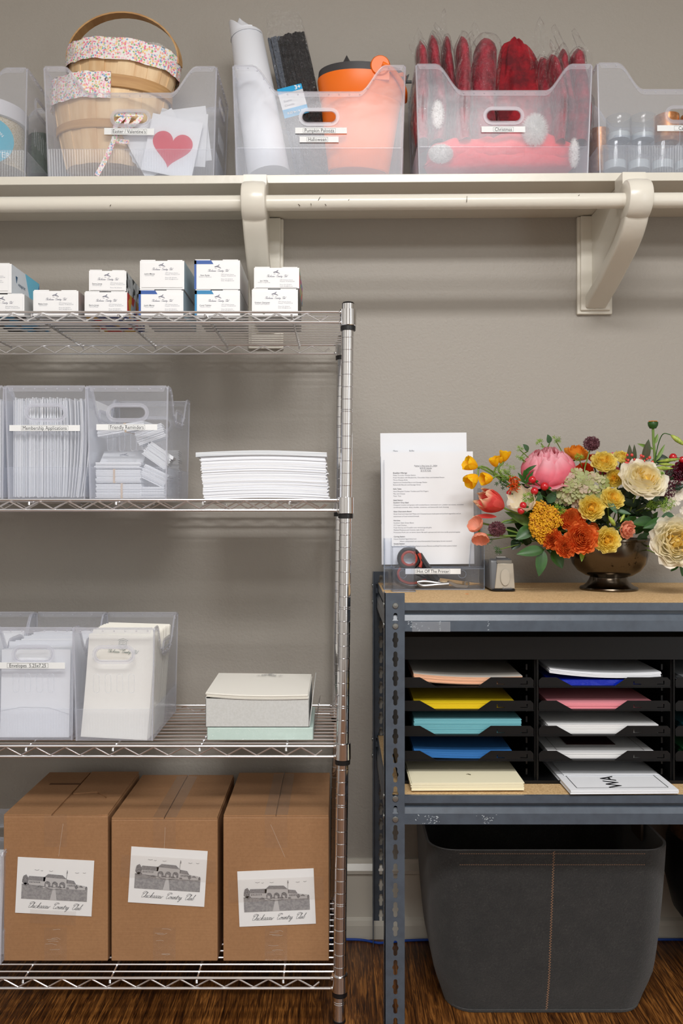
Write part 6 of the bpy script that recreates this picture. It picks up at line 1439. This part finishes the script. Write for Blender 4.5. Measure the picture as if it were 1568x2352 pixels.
# berries
def berry(px, py, r, d, lab, grp='hypericum berries'):
    c = FP(px, py, d); t = thing('hypericum_berry', c, lab, 'berry', grp); rr_ = px2m(r, d); MB().ball((0, 0, 0), rr_, 14, 9).build('berry', M_berry, t, smooth=True)
    m = MB(); 
    for k in range(4): leaf(m, (rr_*.6, .0, -rr_*.4), (cos(k*1.5), -.3, sin(k*1.5)), rr_*1.1, rr_*.7, (1, 0, 0), .2, .1, 2, 4)
    st = (HRT-c).normalized()*.04; m.tube([(0, 0, 0), tuple(st)], .0009, 5); m.build('sepal', M_green, t, smooth=True)
for a in ((1222, 1102, 9, 1.875, 'red berry left under the peony'), (1250, 1117, 10, 1.87, 'largest red berry below the peony'), (1227, 1128, 9, 1.87, 'brightest red berry above the yarrow'), (1201, 1161, 8.5, 1.865, 'dark red berry above the lowest one'), (1196, 1173, 8.5, 1.86, 'lowest red berry left of the yarrow'), (1168, 1132, 6, 1.90, 'small red berry under the orange stamen bloom'), (1545, 1050, 9, 1.93, 'red berry at the upper right of the bouquet'), (1566, 1056, 8, 1.93, 'red berry cut by the right edge')): berry(*a)
q = random.Random(31)
for gx0, lab in ((1448, 'left cluster of tiny coral berries before the lance leaves'), (1482, 'right cluster of tiny coral berries above the largest cream rose')):
    c = FP(gx0, 1062, 1.90); t = thing('berry_cluster', c, lab, 'berries'); m = MB(); s_ = MB()
    for k in range(13):
        p = Vector((px2m(q.uniform(-13, 14)), q.uniform(-.008, .008), px2m(q.uniform(-14, 18)))); m.ball(tuple(p), q.uniform(.0026, .0038), 8, 5); s_.tube([tuple(p), (p.x*.3, .004, -.03)], .0006, 4)
    m.build('berries', pm('coral berry', col(206, 70, 62), .35), t, smooth=True, kind='stuff'); s_.build('stalk', M_green, t)
# orange stamen bloom
t = thing('pincushion_bloom', FP(1180, 1112, 1.885), 'shaggy orange bloom of thin curled petals left of the berries', 'flower'); m = MB(); q = random.Random(2)
for k in range(90):
    a = Vector((px2m(q.uniform(-9, 9)), q.uniform(-.006, .006), px2m(q.uniform(-14, 18)))); m.tube(catmull([tuple(a+Vector((.003, .008, .0))), tuple(a), tuple(a+Vector((q.gauss(0, .004), -.004, q.gauss(0, .004)-.003)))], 2), .0009, 4)
m.build('petals', pmat('fire'), t, smooth=True)
# calendula bud on tall stem
c = FP(1499, 976, 1.93); t = thing('calendula_bud', c, 'tallest green bud with orange-tipped crown on a long stem', 'flower bud'); m = MB(); m.lathe([(0, -.009), (.007, -.008), (.0105, -.002), (.0115, .004), (.010, .007), (0, .008)], 18); 
for k in range(22): a = 2*pi*k/22; leaf(m, (.007*cos(a), .007*sin(a), -.007), (.35*cos(a), .35*sin(a), 1), .015, .0030, (cos(a), sin(a), 0), -.05, 0, 2, 3)
m.build('green_cup', M_green, t, smooth=True); m = MB()
for k in range(60): a = q.uniform(0, 2*pi); s = sqrt(q.random())*.009; m.ball((s*cos(a), s*sin(a), .008), .0012, 5, 3)
m.build('orange_crown', pmat('tangerine'), t); m = MB(off(t)); m.tube(catmull([c, FP(1500, 1010, 1.93), FP(1503, 1060, 1.93), FP(1495, 1110, 1.94), HRT], 6), .0030, 8); 
for (x, y, dx, dz, L) in ((1500, 1032, -1, .35, 40), (1502, 1020, .35, 1, 26), (1506, 1058, .55, 1, 44)): leaf(m, FP(x, y, 1.928), (dx, -.1, dz), px2m(L), px2m(9), (0, -1, 0), .1, .2)
m.build('stem', M_stem, t, smooth=True)
def bud(c0, c1, r, lab, stem, mat=M_lime):
    c0, c1 = Vector(c0), Vector(c1); t = thing('lily_bud', c0, lab, 'flower bud', 'slender lily buds'); m = MB(off(t) @ along(c0, c1)); L = (c1-c0).length; m.lathe([(.0008, 0), (r*.6, L*.12), (r, L*.42), (r*.7, L*.75), (.0006, L)], 10); m.build('bud', pm('lily bud green', col(176, 186, 84), .45, var=(120, col(130, 154, 60), .4, .6)), t, smooth=True)
    m = MB(off(t)); m.tube(catmull(stem+[c0], 5), .0011, 6); m.build('stem', M_green, t, smooth=True)
bud(FP(1540, 999, 1.90), FP(1574, 1024, 1.89), .0062, 'arching pale green lily bud at the upper right', [FP(1500, 1080, 1.93), FP(1510, 1025, 1.92), FP(1522, 997, 1.91)])
bud(FP(1510, 1060, 1.91), FP(1562, 1054, 1.88), .0045, 'upper horizontal lily bud pointing right', [FP(1495, 1075, 1.92), FP(1502, 1064, 1.915)])
bud(FP(1512, 1066, 1.90), FP(1550, 1068, 1.875), .0038, 'middle horizontal lily bud pointing right', [FP(1493, 1080, 1.92), FP(1504, 1070, 1.905)])
bud(FP(1504, 1075, 1.89), FP(1545, 1076, 1.86), .0048, 'lowest horizontal lily bud pointing right', [FP(1490, 1085, 1.91), FP(1496, 1078, 1.90)])
bud(FP(1412, 1208, 1.86), FP(1397, 1185, 1.85), .0055, 'short plump lily bud beside the peach lisianthus', [FP(1430, 1235, 1.92), FP(1420, 1222, 1.88)])
bud(FP(1434, 1180, 1.865), FP(1424, 1200, 1.86), .0035, 'thin green bud above the lisianthus', [FP(1400, 1160, 1.90), FP(1420, 1168, 1.88)])
# bupleurum sprays
def spray(px, py, r, d, lab, n=26, mat=None, grp='lime green filler sprays'):
    c = FP(px, py, d); t = thing('bupleurum_spray', c, lab, 'filler flower', grp); q = random.Random(px*7+py); m = MB(); s_ = MB(off(t))
    for k in range(n):
        a = q.uniform(0, 2*pi); s = sqrt(q.random())*px2m(r, d); p = Vector((s*cos(a), q.uniform(-.008, .004), s*sin(a)*.85)); n_ = Vector((q.gauss(0, .5), -1, q.gauss(.3, .4))); M = T(*p) @ aim(n_, q.uniform(0, 6))
        for j in range(5): m.grid(lambda u, v, j=j: (.0060*v*cos(j*1.257+(u*2-1)*.45*(1-v)), .0060*v*sin(j*1.257+(u*2-1)*.45*(1-v)), .001*v), 2, 2, M)
        m.ball((0, 0, .0008), .0011, 5, 3, M)
    m.build('florets', mat or M_lime, t, smooth='full')
    s_.tube(catmull([c+Vector((0, .004, 0)), (c+HRT)/2+Vector((0, .02, .01)), HRT], 4), .0012, 5); s_.build('stem', M_stem, t, smooth=True)
SP = ((1243, 1018, 12, 1.95, 'small lime sprig left of the round leaf above the peony', 10), (1276, 1010, 10, 1.95, 'lime floret sprig right of the round leaf above the peony', 10), (1192, 1031, 6, 1.93, 'tiny lime sprig left of the oval leaf', 5), (1195, 1050, 8, 1.93, 'tiny hanging sprig under the oval leaf', 7), (1160, 1085, 24, 1.905, 'broad green filler spray right of the freesias', 34), (1152, 1112, 15, 1.91, 'dark green filler spray below the freesias', 20), (1212, 1145, 15, 1.875, 'lime floret spray beside the white bloom', 26), (1282, 1170, 15, 1.87, 'lime floret spray right above the yarrow', 24), (1330, 1052, 12, 1.92, 'lime floret sprig beside the scabiosa stem', 12), (1512, 1088, 9, 1.87, 'lime sprig just right of the largest cream rose', 10), (1496, 1160, 13, 1.88, 'lime green spray below the largest cream rose', 24), (1530, 1160, 20, 1.87, 'yellow-tipped lime spray right of the round leaf', 30), (1147, 1262, 11, 1.90, 'small drooping green sprig above the tape dispenser', 10), (1122, 1240, 10, 1.90, 'green sprig right of the peach ranunculus', 8))
for s in SP: spray(s[0], s[1], s[2], s[3], s[4], s[5], M_green if 'dark green' in s[4] or 'small drooping' in s[4] or s[4].startswith('green') else None)
# burgundy astilbe
for (x, y, r, lab) in ((1545, 1095, 24, 'burgundy astilbe plume at the right of the bouquet'), (1530, 1125, 20, 'lower burgundy astilbe plume right of the largest cream rose')):
    c = FP(x, y, 1.91); t = thing('astilbe', c, lab, 'flower', 'burgundy astilbe plumes'); m = MB(); q = random.Random(x)
    for k in range(240): a = q.uniform(0, 2*pi); s = sqrt(q.random())*px2m(r); m.ball((s*cos(a), q.uniform(-.012, .012), s*sin(a)), q.uniform(.0009, .002), 5, 3)
    m.build('plume', M_burg, t, smooth=True); s_ = MB(off(t)); s_.tube([c, HRT], .0015, 5); s_.build('stem', M_green, t)
# leaf sprigs
def sprig(lab, leaves, mat, stem=None, name='leaf_sprig', grp=None, nrm=(0, -1, .35)):
    c = FP(leaves[0][0], leaves[0][1], leaves[0][4]); t = thing(name, c, lab, 'foliage', grp); m = MB(off(t)); 
    for (x, y, x2, y2, d, wpx) in leaves:
        a = FP(x, y, d); b = FP(x2, y2, d-.012); leaf(m, a, b-a, (b-a).length, px2m(wpx, d), nrm, .10, .14)
    m.build('leaves', mat, t, smooth='full')
    s_ = MB(off(t)); s_.tube(catmull([FP(p[0], p[1], p[2]) for p in stem] if stem else [c, (c+HRT)/2, HRT], 5), .0013, 6); s_.build('stem', M_stem, t, smooth=True)
G = 'leaf sprigs of the bouquet'
sprig('glossy green leaf left of the yarrow pointing down-left', [(1222, 1212, 1184, 1238, 1.88, 30), (1230, 1190, 1200, 1170, 1.89, 22)], M_green, grp=G)
sprig('pair of glossy leaves hanging below the yarrow', [(1250, 1262, 1186, 1271, 1.87, 26), (1246, 1262, 1238, 1325, 1.87, 27)], M_green, grp=G)
sprig('glossy leaf hanging left of the bowl', [(1268, 1262, 1293, 1306, 1.88, 30), (1275, 1262, 1255, 1250, 1.89, 20)], M_green, grp=G)
sprig('trio of dark lance leaves standing behind the coral berries', [(1444, 1075, 1447, 1020, 1.93, 15), (1455, 1070, 1458, 1020, 1.94, 11), (1478, 1062, 1491, 1008, 1.93, 19)], pm('olive maroon leaf', col(70, 66, 44), .4, var=(40, col(56, 74, 38), .4, .6)), grp=G)
sprig('broad dark leaf behind the horizontal lily buds', [(1500, 1055, 1542, 1058, 1.95, 26), (1515, 1082, 1550, 1100, 1.94, 34)], M_dgreen, grp=G)
sprig('oval blue-green leaf above left of the peony', [(1213, 1036, 1202, 1020, 1.94, 13), ], M_egreen, [(1213, 1036, 1.94), (1198, 1052, 1.94), (1230, 1100, 1.93)], grp=G)
sprig('round blue-green leaf sticking up above the peony', [(1262, 1018, 1258, 998, 1.95, 14)], M_egreen, [(1262, 1018, 1.95), (1255, 1040, 1.96), (1260, 1090, 1.96)], grp=G)
sprig('fern frond between freesias and peony', [(1205-k*1, 1110-k*8, 1190+k*14, 1085-k*6, 1.90, 9) for k in range(4)]+[(1205, 1112, 1225, 1082, 1.90, 9)], M_green, grp=G)
sprig('tulip leaf sweeping below the white bloom', [(1235, 1215, 1160, 1172, 1.90, 22), (1240, 1185, 1150, 1200, 1.91, 16)], pm('tulip leaf green', col(120, 150, 78), .4, var=(30, col(70, 104, 48), .4, .6)), grp=G)
sprig('round blue-green leaves beside the lowest berries', [(1232, 1158, 1240, 1132, 1.88, 22), (1258, 1155, 1276, 1128, 1.90, 22)], M_egreen, grp=G)
sprig('serrated green leaf left of the low cream rose', [(1530, 1192, 1477, 1212, 1.87, 22), (1500, 1196, 1452, 1200, 1.89, 26)], M_green, grp=G)
sprig('green leaf behind the lime spray on the right', [(1510, 1150, 1498, 1130, 1.90, 26), (1548, 1185, 1515, 1195, 1.88, 26)], M_egreen, grp=G)
sprig('leaves hanging under the low cream rose at the right edge', [(1556, 1290, 1541, 1312, 1.87, 16), (1575, 1262, 1568, 1325, 1.87, 26)], M_green, grp=G)
sprig('pointed leaves around the thin buds', [(1395, 1150, 1418, 1180, 1.862, 14), (1415, 1172, 1450, 1180, 1.87, 10), (1300, 1095, 1296, 1078, 1.91, 12)], M_egreen, grp=G)
sprig('small yellow-green fern tip hanging over the bowl', [(1336, 1262, 1336, 1290, 1.86, 12)], M_lime, grp=G)
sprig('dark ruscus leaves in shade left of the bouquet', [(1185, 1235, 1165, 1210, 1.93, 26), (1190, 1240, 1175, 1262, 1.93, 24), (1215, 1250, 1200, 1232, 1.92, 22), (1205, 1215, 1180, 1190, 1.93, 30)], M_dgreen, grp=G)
q = random.Random(77)
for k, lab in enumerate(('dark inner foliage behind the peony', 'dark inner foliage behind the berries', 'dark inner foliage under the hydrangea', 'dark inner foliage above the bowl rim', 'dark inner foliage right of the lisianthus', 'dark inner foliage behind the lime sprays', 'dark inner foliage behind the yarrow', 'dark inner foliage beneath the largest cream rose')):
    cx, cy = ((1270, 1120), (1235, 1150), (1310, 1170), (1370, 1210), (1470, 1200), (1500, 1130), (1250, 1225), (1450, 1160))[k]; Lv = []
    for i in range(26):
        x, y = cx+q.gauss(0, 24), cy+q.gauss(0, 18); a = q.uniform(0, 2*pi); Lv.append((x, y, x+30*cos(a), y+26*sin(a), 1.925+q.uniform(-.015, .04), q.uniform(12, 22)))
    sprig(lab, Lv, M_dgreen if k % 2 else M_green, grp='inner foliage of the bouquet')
